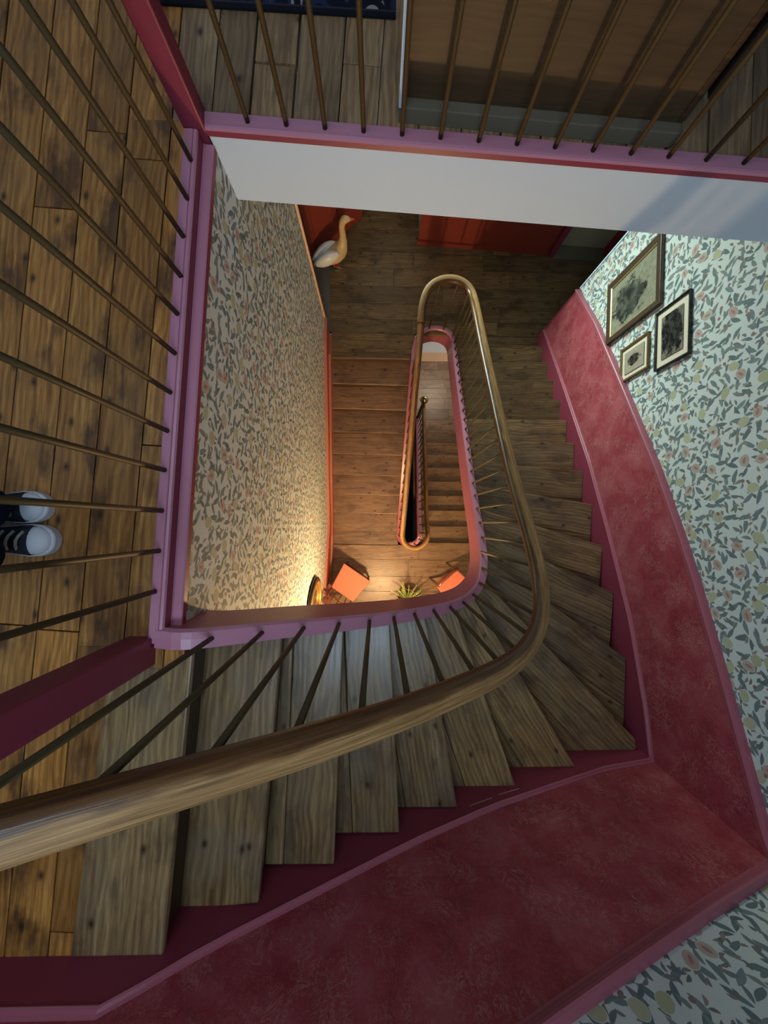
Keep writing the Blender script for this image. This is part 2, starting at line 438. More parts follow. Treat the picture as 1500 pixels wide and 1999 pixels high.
def loft(bm, secs, n=16):
    """secs: (centre, rx_vec, ry_vec) elliptical sections"""
    rows = []
    for c, ax, ay in secs:
        c, ax, ay = Vector(c), Vector(ax), Vector(ay)
        rows.append([bm.verts.new(c + ax * math.cos(2 * PI * k / n) + ay * math.sin(2 * PI * k / n)) for k in range(n)])
    for a, b in zip(rows, rows[1:]):
        for k in range(n): bm.faces.new((a[k], a[(k + 1) % n], b[(k + 1) % n], b[k]))
    bm.faces.new(rows[0][::-1]); bm.faces.new(rows[-1])
def quad(bm, pts, uvs=None):
    vs = [bm.verts.new(p) for p in pts]; f = bm.faces.new(vs); L = bm.loops.layers.uv.active
    for l, uv in zip(f.loops, uvs or [(0, 0)] * len(pts)): l[L].uv = uv
    return f
def sphere(bm, c, r, sz=1, n=14):
    secs = []
    for i in range(1, n):
        a = PI * i / n; secs.append(((c[0], c[1], c[2] - math.cos(a) * r * sz), (math.sin(a) * r, 0, 0), (0, math.sin(a) * r, 0)))
    loft(bm, secs, 18)
def wallslab(name, a, b, z0, z1, th, mat, holes=None):
    """vertical wall from a to b (plan), thickness to the right of travel, UV in metres"""
    bm = newbm(); a, b = Vector((*a, 0)), Vector((*b, 0)); d = (b - a).normalized(); nrm = Vector((d.y, -d.x, 0))
    P = [(a.x, a.y), (b.x, b.y), (b.x + nrm.x * th, b.y + nrm.y * th), (a.x + nrm.x * th, a.y + nrm.y * th)]
    fs = prism(bm, P, z0, z1); L = bm.loops.layers.uv.active
    for f in fs:
        for l in f.loops: l[L].uv = ((l.vert.co - a).dot(d), l.vert.co.z)
    return struct(link(name, bm, mat))

# ---------------------------------------------------------------- plan data (metres)
INN = [(-.612, -.406), (-.36, -.418), (-.142, -.435), (.055, -.450), (.237, -.458), (.415, -.455), (.555, -.425), (.662, -.350), (.722, -.225), (.745, -.050),
       (.757, .121), (.767, .315), (.780, .525), (.793, .743), (.805, .972), (.816, 1.205), (.827, 1.444), (.838, 1.693), (.850, 1.925)]
OUT = [(-.694, -1.385), (-.435, -1.362), (-.178, -1.362), (.097, -1.362), (.389, -1.366), (.735, -1.378), (1.143, -1.385), (1.592, -1.335), (1.628, -.88), (1.650, -.480),
       (1.670, -.154), (1.687, .162), (1.702, .448), (1.714, .719), (1.728, .966), (1.743, 1.208), (1.760, 1.457), (1.773, 1.707), (1.786, 1.950)]
WY = -1.405                                           # wall behind the first run
def wallR(y): return 1.712 + .054 * y                 # plane of the right wall
def wallL(y): return -.664 + .0575 * y                # plane of the left wall
CORNER = (wallR(WY), WY)
YEND = 2.13
ZH = -19 * R                                          # hall floor
ZC = -28 * R                                          # half landing with the chairs
ZG = -38 * R                                          # ground floor
OV = [(.868, 2.04, ZH + .06), (.845, 2.145, ZH + .03), (.765, 2.215, ZH + .03), (.643, 2.240, ZH + .03), (.523, 2.210, ZH + .03), (.428, 2.125, ZH + .03), (.385, 1.985, ZH + .02), (.372, 1.83, ZH - .01)]
string1 = [(-.728, -.400, .022)] + [(x, y, -k * R + .02) for k, (x, y) in enumerate(INN)] + OV
string1 = resample(catmull(string1, 8), .03)
def z2(y): return ZH + .03 - (1.88 - y) / .245 * R    # string height along the second run
def z3(y): return ZC + .03 - (y + .26) / .245 * R     # third run
def x2(y): return .2686 + (y + .13) * .0500
def x3(y): return .650 + (y + .13) * .0586
cx, cy, cr = .459, -.13, .1905
string2 = [(x2(y), y, z2(y)) for y in (1.83, 1.4, 1.0, .6, .2, 0)] + \
          [(cx - cr * math.cos(a), cy - cr * math.sin(a), max(ZC + .03, z2(cy - cr * math.sin(a)))) for a in (0, .4, .8, 1.2, PI / 2)]
string3 = [(cx - cr * math.cos(a), cy - cr * math.sin(a), ZC + .03) for a in (PI / 2, 1.95, 2.35, 2.75, PI)] + \
          [(x3(y), y, z3(y)) for y in (.1, .5, .9, 1.3, 1.7, 1.98)]
string2 = resample(catmull(string2, 8), .03); string3 = resample(catmull(string3, 8), .03)

# ---------------------------------------------------------------- structure: floors
PD = Vector((.070, 1)).normalized()                    # plank direction of the upper floor
def plank_floor(name, pieces, z, th, d, wlo, whi, width, mat, gap=.0045, cuts=True, x_split=None, seed=1, pal=None):
    rnd = random.Random(seed); bm = newbm(); d = Vector(d).normalized(); p = Vector((d.y, -d.x)); c = wlo
    gap0 = gap
    while c < whi:
        wd = width * rnd.uniform(.9, 1.12); c1 = min(whi, c + wd); gap = .011 if rnd.random() < .22 else gap0
        cuts_at = []
        if cuts:
            s = -3 + rnd.uniform(0, 1.6)
            while s < 5: cuts_at.append(s); s += rnd.uniform(1.3, 2.6)
        lims = [-9] + cuts_at + [9]
        for poly in (pieces(c, c1) if callable(pieces) else pieces):
            q = clip(clip(poly, (p.x, p.y), c1 - gap / 2), (-p.x, -p.y), -(c + gap / 2))
            if len(q) < 3: continue
            for lo, hi in zip(lims, lims[1:]):
                r_ = clip(clip(q, (d.x, d.y), hi - gap / 2), (-d.x, -d.y), -(lo + gap / 2))
                if len(r_) >= 3 and area2(r_) > 2e-4:
                    fs = prism(bm, r_, z - th, z, d)
                    if pal and pal(r_):
                        for f in fs: f.material_index = 1
        c = c1
    return struct(link(name, bm, mat, bevel=.0015))
def upper_pieces(c0, c1):
    if c1 < -.84: return [[(-2.6, WY), (2.6, WY), (2.6, 3.4), (-2.6, 3.4)]]
    return [[(-2.6, WY), (-.712, WY), (-.640, -.40), (-2.6, -.40)], [(-2.6, -.40), (-.730, -.40), (-.640, 1.405), (-2.6, 1.405)],
            [(-2.6, 1.405), (-.5, 1.405), (2.6, 1.188), (2.6, 3.4), (-2.6, 3.4)]]
def is_top(q): return sum(a[1] for a in q) / len(q) > 1.28 and sum(a[0] for a in q) / len(q) > -.72
fl = plank_floor('floor', upper_pieces, 0, .025, PD, -2.75, 2.7, .142, [M['pine'], M['pine_pale']], seed=5, pal=is_top)
# first nosing board of the landing
# slabs under the landing (they are the hall's ceiling)
def slab(name, polys, z0, z1, mat):
    bm = newbm()
    for p in polys: prism(bm, p, z0, z1)
    return struct(link(name, bm, mat))
slab('ceiling', [[(-2.6, WY), (-.75, WY), (-.685, -.44), (-2.6, -.44)], [(-2.6, -.44), (-.71, -.44), (-.63, 1.40), (-2.6, 1.40)],
                 [(-2.6, 1.40), (-.6, 1.385), (2.6, 1.16), (2.6, 3.6), (-2.6, 3.6)]], -.26, -.03, M['ceil'])
# white fascia below the top string
FA, FB = (-.590, 1.360), (2.2, 1.165)
wallslab('wall_back', FA, FB, -.272, -.009, -.02, M['white'])

def hall_rows(c0, c1): pass
# hall floor, boards running left to right around the rounded opening
bm = newbm(); rnd = random.Random(3)
ov = [(p.x, p.y) for p in string1 if p.z < ZH + .27 and p.y > 1.88]
ylist = [1.935, 1.985, 2.075, 2.16, 2.32, 2.50, 2.70, 2.91, 3.10, 3.35, 3.62]
for y0, y1 in zip(ylist, ylist[1:]):
    def sk(x): return -.02 * x
    segs = []
    if y1 < 2.25:
        ym = (y0 + y1) / 2
        xl = min([x for x, y in ov if abs(y - ym) < .06] + [.55]); xr = max([x for x, y in ov if abs(y - ym) < .06] + [.75])
        segs = [(-.52, xl + .015), (xr - .015, wallR(2.0) + (.02 if y0 < YEND - .05 else .9))]
    else:
        xs = [-.74 if y0 > 2.1 else -.55, .62 + rnd.uniform(-.9, .9) * .5, 1.28 + rnd.uniform(-.2, .3), 3.0]
        segs = list(zip(xs, xs[1:]))
    for a, b in segs:
        if b - a < .03: continue
        prism(bm, [(a + .001, y0 + .0015 + sk(a)), (b - .001, y0 + .0015 + sk(b)), (b - .001, y1 - .0015 + sk(b)), (a + .001, y1 - .0015 + sk(a))], ZH - .04, ZH, (1, 0))
struct(link('floor', bm, M['hall'], bevel=.0015))
bm = newbm()   # underside of the hall floor: fills the seams
for p in ([(-.60, 1.97), (.36, 1.97), (.40, 2.10), (-.60, 2.10)], [(-.74, 2.30), (3.0, 2.24), (3.0, 3.6), (-.74, 3.6)], [(.90, 1.97), (1.80, 1.97), (1.80, 2.3), (.90, 2.3)]):
    prism(bm, p, ZH - .24, ZH - .041)
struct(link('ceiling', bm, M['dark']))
bm = newbm(); box(bm, -.745, -.545, 2.10, 2.93, ZH - .04, ZH + .002); struct(link('trim_1', bm, M['stone'], bevel=.002))   # door sill
# half landing
bm = newbm(); rnd = random.Random(11); y = -.285; first = True
prism(bm, [(-.74, -.283), (.30, -.303), (.275, -.06), (-.74, -.06)], ZC - .04, ZC, (1, 0))
while y > WY:
    wd = .22 * rnd.uniform(.85, 1.15); y1 = max(WY, y - wd); cut = rnd.uniform(-.3, 1.3)
    for a, b in ((-.74, cut), (cut, 1.72)):
        prism(bm, [(a + .001, y1 + .003 - .02 * a), (b - .001, y1 + .003 - .02 * b), (b - .001, y - .02 * b), (a + .001, y - .02 * a)], ZC - .04, ZC, (1, 0))
    y = y1
struct(link('floor', bm, M['lower'], bevel=.0015))
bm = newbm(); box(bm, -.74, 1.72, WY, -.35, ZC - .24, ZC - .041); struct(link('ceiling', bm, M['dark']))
# ground floor around the cellar opening
bm = newbm(); rnd = random.Random(13); y = -1.40
while y < 3.10:
    y1 = min(3.12, y + .19 * rnd.uniform(.9, 1.1)); cut = rnd.uniform(.75, 1.5)
    segs = [(-.74, .255), (.665, cut if cut > .8 else .8), (cut if cut > .8 else .8, 1.9)] if (y1 > -.30 and y < 1.93) else [(-.74, cut), (cut, 1.9)]
    for a, b in segs:
        prism(bm, [(a, y + .0015), (b, y + .0015), (b, y1 - .0015), (a, y1 - .0015)], ZG - .04, ZG, (1, 0))
    y = y1
struct(link('floor', bm, M['lower'], bevel=.0015))
bm = newbm(); box(bm, -.74, 1.9, 3.121, 3.29, ZG - .04, ZG + .004); struct(link('trim_2', bm, M['thresh']))
bm = newbm(); box(bm, -.74, 1.9, 3.291, 4.2, ZG - .04, ZG); struct(link('floor', bm, M['pale_tile']))
bm = newbm(); box(bm, -.74, 1.9, -1.4, 4.2, -8.45, -8.4); struct(link('floor', bm, M['basement']))

# ---------------------------------------------------------------- structure: walls
wallslab('wall_front', (-2.6, WY), (CORNER[0] + .05, WY), -8.4, 3.1, .12, M['paper'])
def wr(name, y0, y1, z0, z1, mat=M['paper']):
    return wallslab(name, (wallR(y0), y0), (wallR(y1), y1), z0, z1, .12, mat)
wr('wall_right', WY - .1, YEND, -8.4, -.26); wr('wall_right', WY - .1, 1.25, -.2599, 3.1)
wallslab('wall_right', (2.6, 1.05), (2.6, 3.5), 0, 3.1, .1, M['white'])
wallslab('wall_right', (2.6, 1.05), (1.78, 1.25), -.03, 3.1, -.1, M['white'])
# left wall below the landing
wallslab('wall_left', (wallL(2.09), 2.09), (wallL(WY), WY), -8.4, -.063, .10, M['paper'])
wallslab('wall_left', (-2.6, 3.5), (-2.6, WY), 0, 3.1, .1, M['white'])
wallslab('wall_back', (-2.7, 3.45), (2.7, 3.45), 0, 3.1, -.1, M['white'])
bm = newbm(); box(bm, -2.7, 2.7, -1.5, 3.5, 3.1, 3.2); struct(link('ceiling', bm, M['ceil']))
wn = bpy.data.objects.new('window_1', None); C.objects.link(wn); wn.location = (-.10, WY, 1.6); struct(wn); wn['label'] = 'daylit window high on the front wall above the stairs'
bm = newbm(); box(bm, -.60, .40, WY + .004, WY + .010, 1.62, 2.68); link('pane', bm, M['daylight'], wn)
bm = newbm()
for x0, x1, z0, z1 in ((-.66, -.60, 1.56, 2.74), (.40, .46, 1.56, 2.74), (-.60, .40, 1.56, 1.62), (-.60, .40, 2.68, 2.74), (-.12, -.08, 1.62, 2.68)): box(bm, x0, x1, WY + .001, WY + .035, z0, z1)
link('window_frame', bm, M['white'], wn, bevel=.004)
# hall walls
wallslab('wall_back', (-1.3, 3.62), (.50, 3.62), ZH - .2, -.26, -.1, M['paper'])
wallslab('wall_left', (-1.3, 3.70), (-1.3, 2.0), ZH - .2, -.26, .1, M['white'])
wallslab('wall_back', (.465, 3.235), (1.93, 3.12), ZH - .2, -.26, -.08, M['paper'])
wallslab('wall_back', (.465, 3.62), (.465, 3.235), ZH - .2, -.26, -.08, M['paper'])
wallslab('wall_back', (2.60, 3.08), (3.1, 3.04), ZH - .2, -.26, -.1, M['paper'])
wallslab('wall_right', (3.0, 1.9), (3.0, 3.2), ZH - .2, -.26, .1, M['white'])
wallslab('wall_front', (wallR(YEND) + .12, YEND), (3.1, YEND), ZH - .2, -.26, .1, M['white'])
# ground-floor walls
wallslab('wall_back', (-.8, 4.2), (1.95, 4.2), -8.4, ZH - .24, -.1, M['white'])
wallslab('wall_left', (-.74, 4.2), (-.74, 2.0), -8.4, ZH - .24, .1, M['paper'])
wallslab('wall_right', (1.9, YEND), (1.9, 4.2), -8.4, ZH - .24, .1, M['white'])
# baseboards
def board(name, a, b, z0, z1, th, mat):
    return wallslab(name, a, b, z0, z1, th, mat)
board('baseboard_back', (.455, 3.215), (1.935, 3.10), ZH, ZH + .42, -.02, M['red'])
board('baseboard_back', (.445, 3.19), (1.935, 3.075), ZH, ZH + .05, -.03, M['red'])
board('baseboard_back', (.455, 3.21), (1.935, 3.095), ZH + .42, ZH + .45, -.02, M['rose'])
# white window of the hall
wi = bpy.data.objects.new('window_2', None); C.objects.link(wi); wi.location = (-.05, 3.6, -2.05); struct(wi); wi['label'] = 'daylit hall window in the back wall'
bm = newbm(); box(bm, -.45, .35, 3.60, 3.615, -2.05, -1.05); link('pane', bm, M['daylight'], wi)
bm = newbm()
for x0, x1, z0, z1 in ((-.50, -.45, -2.10, -1.0), (.35, .40, -2.10, -1.0), (-.45, .35, -2.10, -2.05), (-.45, .35, -1.05, -1.0), (-.065, -.035, -2.05, -1.05)):
    box(bm, x0, x1, 3.575, 3.62, z0, z1)
link('window_frame', bm, M['white'], wi, bevel=.004)

# ---------------------------------------------------------------- structure: dado on the stair walls
# heights measured on the wall: lower moulding and cap
def lerp_tab(tab, x):
    for (a, za), (b, zb) in zip(tab, tab[1:]):
        if a <= x <= b: return za + (zb - za) * (x - a) / (b - a)
    return tab[0][1] if x < tab[0][0] else tab[-1][1]
LOWF = [(-2.6, .14), (-.79, .14), (-.567, -.017), (-.144, -.262), (.187, -.450), (.561, -.635), (.988, -.805), (1.30, -.925), (CORNER[0], -1.0)]
CAPF = [(-2.6, .86), (-.80, .86), (.20, .315), (.489, .188), (.873, .024), (1.229, -.125), (CORNER[0], -.285)]
LOWR = [(WY, -1.0), (-1.146, -1.054), (-.624, -1.228), (-.272, -1.395), (-.031, -1.512), (.522, -1.798), (1.343, -2.301), (YEND, -2.80)]
CAPR = [(WY, -.285), (-1.078, -.405), (-.682, -.556), (-.284, -.715), (-.071, -.811), (.337, -1.01), (.958, -1.358), (1.628, -1.745), (YEND, -2.09)]
fp = [(x, WY) for x in [-2.6 + i * .1 for i in range(43)] if x < CORNER[0]] + [CORNER]
for i in range(1, 36):
    y = WY + (YEND - WY) * i / 35; fp.append((wallR(y), y))
nf = len(fp) - 35
def hz(i, F_, R_): return lerp_tab(F_, fp[i][0]) if i < nf else lerp_tab(R_, fp[i][1])
def path(F_, R_): return [Vector((fp[i][0], fp[i][1], hz(i, F_, R_))) for i in range(len(fp))]
def miter_sides(P):
    out = []
    for i in range(len(P)):
        a = P[i] - P[max(i - 1, 0)]; b = P[min(i + 1, len(P) - 1)] - P[i]; a.z = b.z = 0
        if a.length < 1e-6: a = b
        if b.length < 1e-6: b = a
        a.normalize(); b.normalize(); t = (a + b).normalized(); s = Vector((-t.y, t.x, 0))
        out.append(s / max(.3, s.dot(Vector((-a.y, a.x, 0)))))
    return out
def wall_strip(name, lo, hi, th, mat, seed=0):
    """a board standing th proud of the wall between two height lines"""
    S = miter_sides(lo); bm = newbm(); L = bm.loops.layers.uv.active; rows = []
    for i in range(len(lo)):
        p = Vector((lo[i].x, lo[i].y, 0)); q = p + S[i] * th
        rows.append([bm.verts.new((p.x, p.y, lo[i].z)), bm.verts.new((q.x, q.y, lo[i].z)), bm.verts.new((q.x, q.y, hi[i].z)), bm.verts.new((p.x, p.y, hi[i].z))])
    for a, b in zip(rows, rows[1:]):
        for j in range(4):
            bm.faces.new((a[j], b[j], b[(j + 1) % 4], a[(j + 1) % 4]))
    bm.faces.new(rows[0]); bm.faces.new(rows[-1][::-1])
    return struct(link(name, bm, mat))
def wall_mould(name, P, prof, mat):
    S = miter_sides(P); bm = newbm(); rows = []
    for i, p in enumerate(P): rows.append([bm.verts.new(p + S[i] * a + Vector((0, 0, b))) for a, b in prof])
    k = len(prof)
    for a, b in zip(rows, rows[1:]):
        for j in range(k): bm.faces.new((a[j], b[j], b[(j + 1) % k], a[(j + 1) % k]))
    bm.faces.new(rows[0]); bm.faces.new(rows[-1][::-1])
    o = struct(link(name, bm, mat)); 
    return o
low, cap = path(LOWF, LOWR), path(CAPF, CAPR)
nosl = [Vector((p.x, p.y, p.z - .60)) for p in low]
wall_strip('trim_3', nosl, low, .022, M['rose'])                                         # wall string
wall_strip('trim_4', low, cap, .008, M['marble'])                                         # marbled dado
wall_mould('trim_5', low, [(0, -.010), (.025, -.010), (.029, -.003), (.025, .003), (.016, .007), (.012, .013), (0, .014)], M['mould'])
wall_mould('trim_6', cap, [(0, -.050), (.012, -.050), (.014, -.036), (.022, -.030), (.026, -.018), (.034, -.012), (.038, 0), (.034, .009), (.022, .012), (0, .013)], M['mould'])
# end of the dado and corner bead at the hall
bm = newbm(); box(bm, wallR(YEND) - .012, wallR(YEND) + .0, YEND - .002, YEND + .012, ZH, -2.09); struct(link('trim_7', bm, M['rose']))
bm = newbm(); box(bm, wallR(YEND) - .006, wallR(YEND) + .01, YEND - .002, YEND + .010, -2.07, -.27); struct(link('trim_8', bm, M['white']))
# left wall: red dado down the second run
LY = [2.09, 1.88, 1.4, .9, .4, 0, -.15, -.4, -.8, WY]
def zl(y): return (ZH + .44) if y > 2.0 else max(ZC + .56, ZH + .44 - (2.0 - y) / .245 * R)
lowl = [Vector((wallL(y), y, zl(y) - .80)) for y in LY]; capl = [Vector((wallL(y), y, zl(y))) for y in LY]
wall_strip('trim_9', lowl, capl, .014, M['red_wall'])
wall_mould('trim_10', capl, [(0, -.03), (.022, -.03), (.030, -.012), (.030, .004), (.022, .012), (0, .014)], M['red_mould'])
def zs(y): return (ZH + .10) if y > 1.95 else max(ZC + .13, ZH + .13 - (1.95 - y) / .245 * R)
capls = [Vector((wallL(y), y, zs(y))) for y in LY]; lowls = [Vector((p.x, p.y, p.z - .45)) for p in capls]
wall_strip('trim_11', lowls, capls, .036, M['red_mould'])
bm = newbm(); tube(bm, [(wallL(2.09) + .006, 2.096, ZH + .455), (wallL(2.09) + .006, 2.096, -.28)], .011, 10); struct(link('trim_12', bm, M['peach'], smooth=True))
# chipped paint line on the wall string
bm = newbm()
for a, b, o in ((.45, .58, 0), (.62, .74, .004)):
    za, zb = lerp_tab(LOWF, a) - .055 + .0, lerp_tab(LOWF, b) - .050
    quad(bm, [(a, WY + .0232, za), (b, WY + .0232, zb), (b, WY + .0232, zb + .0035), (a, WY + .0232, za + .0025)])
ch = struct(link('trim_13', bm, M['chip'], recalc=False))

# ---------------------------------------------------------------- staircases
def vsub(a, b): return (a[0] - b[0], a[1] - b[1])
def split_board(poly, nA, nB, w):
    """cut a tread into a front board of constant width behind its nosing and the rest"""
    d = Vector(vsub(nB, nA)).normalized(); n = Vector((d.y, -d.x))
    cen = Vector((sum(p[0] for p in poly) / len(poly), sum(p[1] for p in poly) / len(poly)))
    if (cen - Vector(nA)).dot(n) < 0: n = -n
    c = n.dot(Vector(nA)) + w
    return clip(poly, (n.x, n.y), c - .0008), clip(poly, (-n.x, -n.y), -(c + .0008))
def add_tread(parent, poly, nA, nB, z, mat, w, th=.032):
    bm = newbm(); d = vsub(nB, nA); f, b = split_board(poly, nA, nB, w)
    for q in (f, b):
        if len(q) >= 3 and area2(q) > 1.5e-3: prism(bm, q, z - th, z, d)
    link('tread', bm, mat, parent, bevel=.005)
def add_riser(parent, a, b, z0, z1, back, mat=None):
    """riser under nosing a-b, set back"""
    d = Vector(vsub(b, a)).normalized(); n = Vector((d.y, -d.x)) * back
    p = [(a[0] + n.x, a[1] + n.y), (b[0] + n.x, b[1] + n.y), (b[0] + n.x * 1.5, b[1] + n.y * 1.5), (a[0] + n.x * 1.5, a[1] + n.y * 1.5)]
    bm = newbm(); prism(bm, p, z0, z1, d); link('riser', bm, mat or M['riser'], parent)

st1 = thing('staircase', 'winding upper staircase of worn boards turning down to the hall with the goose', 'staircase', (.5, -.9, -1.0))
W1 = [.195, .30, .205, .21, .25, .255, .26, .27, .265, .25, .245, .245, .24, .26, .26, .26, .26, .26, .26]
for k in range(19):
    z = -k * R
    a, b = INN[k], OUT[k]
    if k > 7: b = (b[0] + .013, b[1])
    elif k: b = (b[0], b[1] - .015)
    if k == 7: b = (1.588, -1.318)
    if k == 0:
        d = Vector(vsub(b, a)).normalized()
        poly = [a, b, (b[0] - .17, b[1]), (a[0] - .185, a[1] + .0)]
        bm = newbm(); prism(bm, [(a[0] + .0, a[1]), (b[0], b[1]), (b[0] - .002, WY), (-.990, WY), (-.888, -.47), (a[0] - .1, -.47)], z - .024, z + .0015, d)
        link('tread', bm, M['tread'], st1, bevel=.005)
    else:
        pa, pb = INN[k - 1], OUT[k - 1]
        pb = (pb[0] + .013, pb[1]) if k > 8 else (pb[0], pb[1] - .015)
        # slip the back edge under the previous nosing
        bd = Vector(vsub(pb, pa)).normalized(); bn = Vector((bd.y, -bd.x)) * .03
        poly = [a, b] + ([(1.625, -1.385), (1.16, -1.392)] if k == 7 else []) + [(pb[0] + bn.x, pb[1] + bn.y), (pa[0] + bn.x, pa[1] + bn.y)]
        if k == 7: poly = [a, b, (1.592, -1.388), (pb[0] + bn.x * .3, pb[1] - .004), (pa[0] + bn.x, pa[1] + bn.y)]
        if k == 8: poly = [a, b, (1.618, -1.30), (1.598, -1.36), (pa[0] + bn.x, pa[1] + bn.y)]
        # stretch the inner ends a little into the string
        add_tread(st1, poly, a, b, z, M['tread'] if k < 15 else M['hall'], W1[k])
    wb = (b[0] + (b[0] - a[0]) * .03, b[1] + (b[1] - a[1]) * .03)
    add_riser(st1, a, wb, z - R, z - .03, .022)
bm = newbm(); rows = []   # plaster soffit below the flight
for k in range(19):
    z = -(k + 1) * R - .055
    for j, o in enumerate([OUT[k]] if k != 7 else [(1.592, -1.44), (1.75, -1.44), (1.75, -1.30)]):
        b = (o[0], -1.44) if k < 7 else ((wallR(o[1]) + .02, o[1]) if k > 7 else o)
        rows.append((bm.verts.new((INN[k][0], INN[k][1], z)), bm.verts.new((b[0], b[1], z))))
for (a, b), (c, d) in zip(rows, rows[1:]):
    if (a.co - c.co).length < 1e-6: bm.faces.new((a, b, d))
    else: bm.faces.new((a, b, d, c))
sf = link('soffit', bm, M['ceil'], st1); m = sf.modifiers.new('thick', 'SOLIDIFY'); m.thickness = .012
# cut board hiding under: well string with rounded top edge and face
def string_prof(w0, w1, depth, t_=0):
    def f(t):
        w_ = w0 + (w1 - w0) * min(1, t / .45)
        return [(0, 0), (w_ * .55, .004), (w_ * .92, .002), (w_, -.006), (w_ + .004, -.012), (w_, -.020), (w_, -depth), (0, -depth)]
    return f
bm = newbm(); sweep(bm, string1, string_prof(.062, .042, .30), mi=[0, 0, 0, 0, 0, 1, 1, 1])
link('string', bm, [M['pink'], M['mould']], st1, smooth=False)

st2 = thing('staircase', 'middle run of brown stairs along the left wall, ending beside the coral chairs', 'staircase', (0, .9, -3.6))
for i in range(1, 9):
    k = 19 + i; z = -k * R; y = 1.88 - .245 * i; yb = y + .245 + .03
    a, b = (wallL(y) + .03, y + .012), (x2(y) + .02, y - .012)
    poly = [a, b, (x2(yb) + .02, yb - .012), (wallL(yb) + .03, yb + .012)]
    add_tread(st2, poly, a, b, z, M['lower'], .3, .03)
for i in range(0, 9):
    y = 1.88 - .245 * i; a, b = (x2(y), y), (wallL(y) + .02, y)
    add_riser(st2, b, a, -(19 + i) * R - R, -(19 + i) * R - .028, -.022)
bm = newbm(); prism(bm, [(-.56, 1.88), (.36, 1.87), (.375, 1.928), (-.56, 1.945)], ZH - .035, ZH, (1, 0)); link('tread', bm, M['hall'], st2, bevel=.004)
bm = newbm(); sweep(bm, string2, string_prof(.062, .062, .28), mi=[0, 0, 0, 0, 0, 1, 1, 1]); link('string', bm, [M['mould'], M['mould']], st2)

st3 = thing('staircase', 'lowest stairs in view, shadow-striped boards right of the narrow well', 'staircase', (1.1, .9, -5.0))
for i in range(0, 10):
    k = 28 + i; z = -k * R; y = -.26 + .245 * i; yb = y - .245 - .03
    a, b = (x3(y) - .02, y), (wallR(y) + .02, y - .012)
    if i > 0:
        poly = [a, b, (wallR(yb) + .02, yb - .012), (x3(yb) - .02, yb)]
        add_tread(st3, poly, a, b, z, M['lower'], .3, .03)
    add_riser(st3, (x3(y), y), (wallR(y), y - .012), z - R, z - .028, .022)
bm = newbm(); prism(bm, [(x3(-.26), -.30), (1.71, -.325), (1.71, -.272), (x3(-.26), -.26)], ZC - .035, ZC, (1, 0)); link('tread', bm, M['lower'], st3, bevel=.004)
bm = newbm(); sweep(bm, string3, string_prof(.062, .062, .28), mi=[0, 0, 0, 0, 0, 1, 1, 1]); link('string', bm, [M['pink'], M['rose']], st3)

# ---------------------------------------------------------------- balustrades
RODR = .0082
def rod(parent, x, y, z0, z1, r=RODR, n=10):
    bm = newbm(); tube(bm, [(x, y, z0), (x, y, z1)], r, n); o = link('baluster', bm, M['rod'], parent, smooth=True); return o
def rail_prof(w=.034, h=.026, n=16, e=.58):
    out = []
    for k in range(n):
        a = 2 * PI * k / n; c, s = math.cos(a), math.sin(a)
        out.append((w * math.copysign(abs(c) ** e, c), h * math.copysign(abs(s) ** e, s)))
    return out
def along(P, s0, step_fn):
    pass
def bal_positions(P, off, start, spacing, end=0):
    S = sides(P); out = []; acc = 0; nxt = start; L = sum((Vector((b.x - a.x, b.y - a.y))).length for a, b in zip(P, P[1:]))
    for i in range(len(P) - 1):
        a, b = P[i], P[i + 1]; l = Vector((b.x - a.x, b.y - a.y)).length
        while acc + l >= nxt and nxt <= L - end:
            t = (nxt - acc) / l; p = a.lerp(b, t); out.append(p + S[i] * off)
            sp = spacing(p) if callable(spacing) else spacing; nxt += sp
        acc += l
    return out
HR = .85
b1 = thing('stair_balustrade', 'brown oak handrail sweeping across the foreground down the upper stairs on thin bronze rods', 'balustrade', (.4, -.4, -.6))
def sp1(p):
    if p.y < -.38: return .122 if p.x < .3 else .105
    if p.y < .05: return .094
    return .112
BAL1 = [(-.555, -.378, -.012), (-.415, -.385, -.10), (-.283, -.392, -.19), (-.158, -.400, -.28), (-.036, -.413, -.370), (.073, -.420, -.462), (.175, -.424, -.55), (.280, -.428, -.64),
        (.380, -.430, -.73), (.468, -.422, -.82), (.548, -.398, -.925), (.617, -.350, -1.035), (.666, -.275, -1.145), (.690, -.180, -1.25)]
for x, y, z in BAL1: rod(b1, x, y, z - .01, z + HR)
ytab = [(p.y, p.x, p.z) for p in string1 if p.x > .6 and -.2 < p.y < 2.05]
y = -.085
while y < 2.06:
    q = min(ytab, key=lambda t: abs(t[0] - y)); rod(b1, q[1] - .022, y, q[2] - .01, q[2] + HR); y += .104 if y < 1.0 else .118
for x, y in ((.835, 2.115), (.735, 2.195), (.575, 2.205), (.44, 2.09)): rod(b1, x, y, ZH + .02, ZH + HR)
rail1 = [p + s * .018 + Vector((0, 0, HR)) for p, s in zip(string1, sides(string1))]
# smooth the rail line and start it at the newel
def smooth_path(P, it):
    P = [p.copy() for p in P]
    for _ in range(it):
        Q = [p.copy() for p in P]
        for i in range(1, len(P) - 1): Q[i] = (P[i - 1] + P[i] * 2 + P[i + 1]) / 4
        P = Q
    return P
i_cut = next(i for i, p in enumerate(string1) if p.x > -.727)
rail_all = smooth_path(rail1[i_cut:], 10)
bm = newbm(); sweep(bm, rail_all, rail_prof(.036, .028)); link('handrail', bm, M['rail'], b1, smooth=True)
# newel posts
def newel(parent, poly, z0, z1):
    bm = newbm(); prism(bm, poly, z0, z1); link('newel_post', bm, M['rose'], parent, bevel=.006)
newel(b1, [(-.830, -.462), (-.736, -.462), (-.736, -.368), (-.830, -.368)], -.10, 1.05)

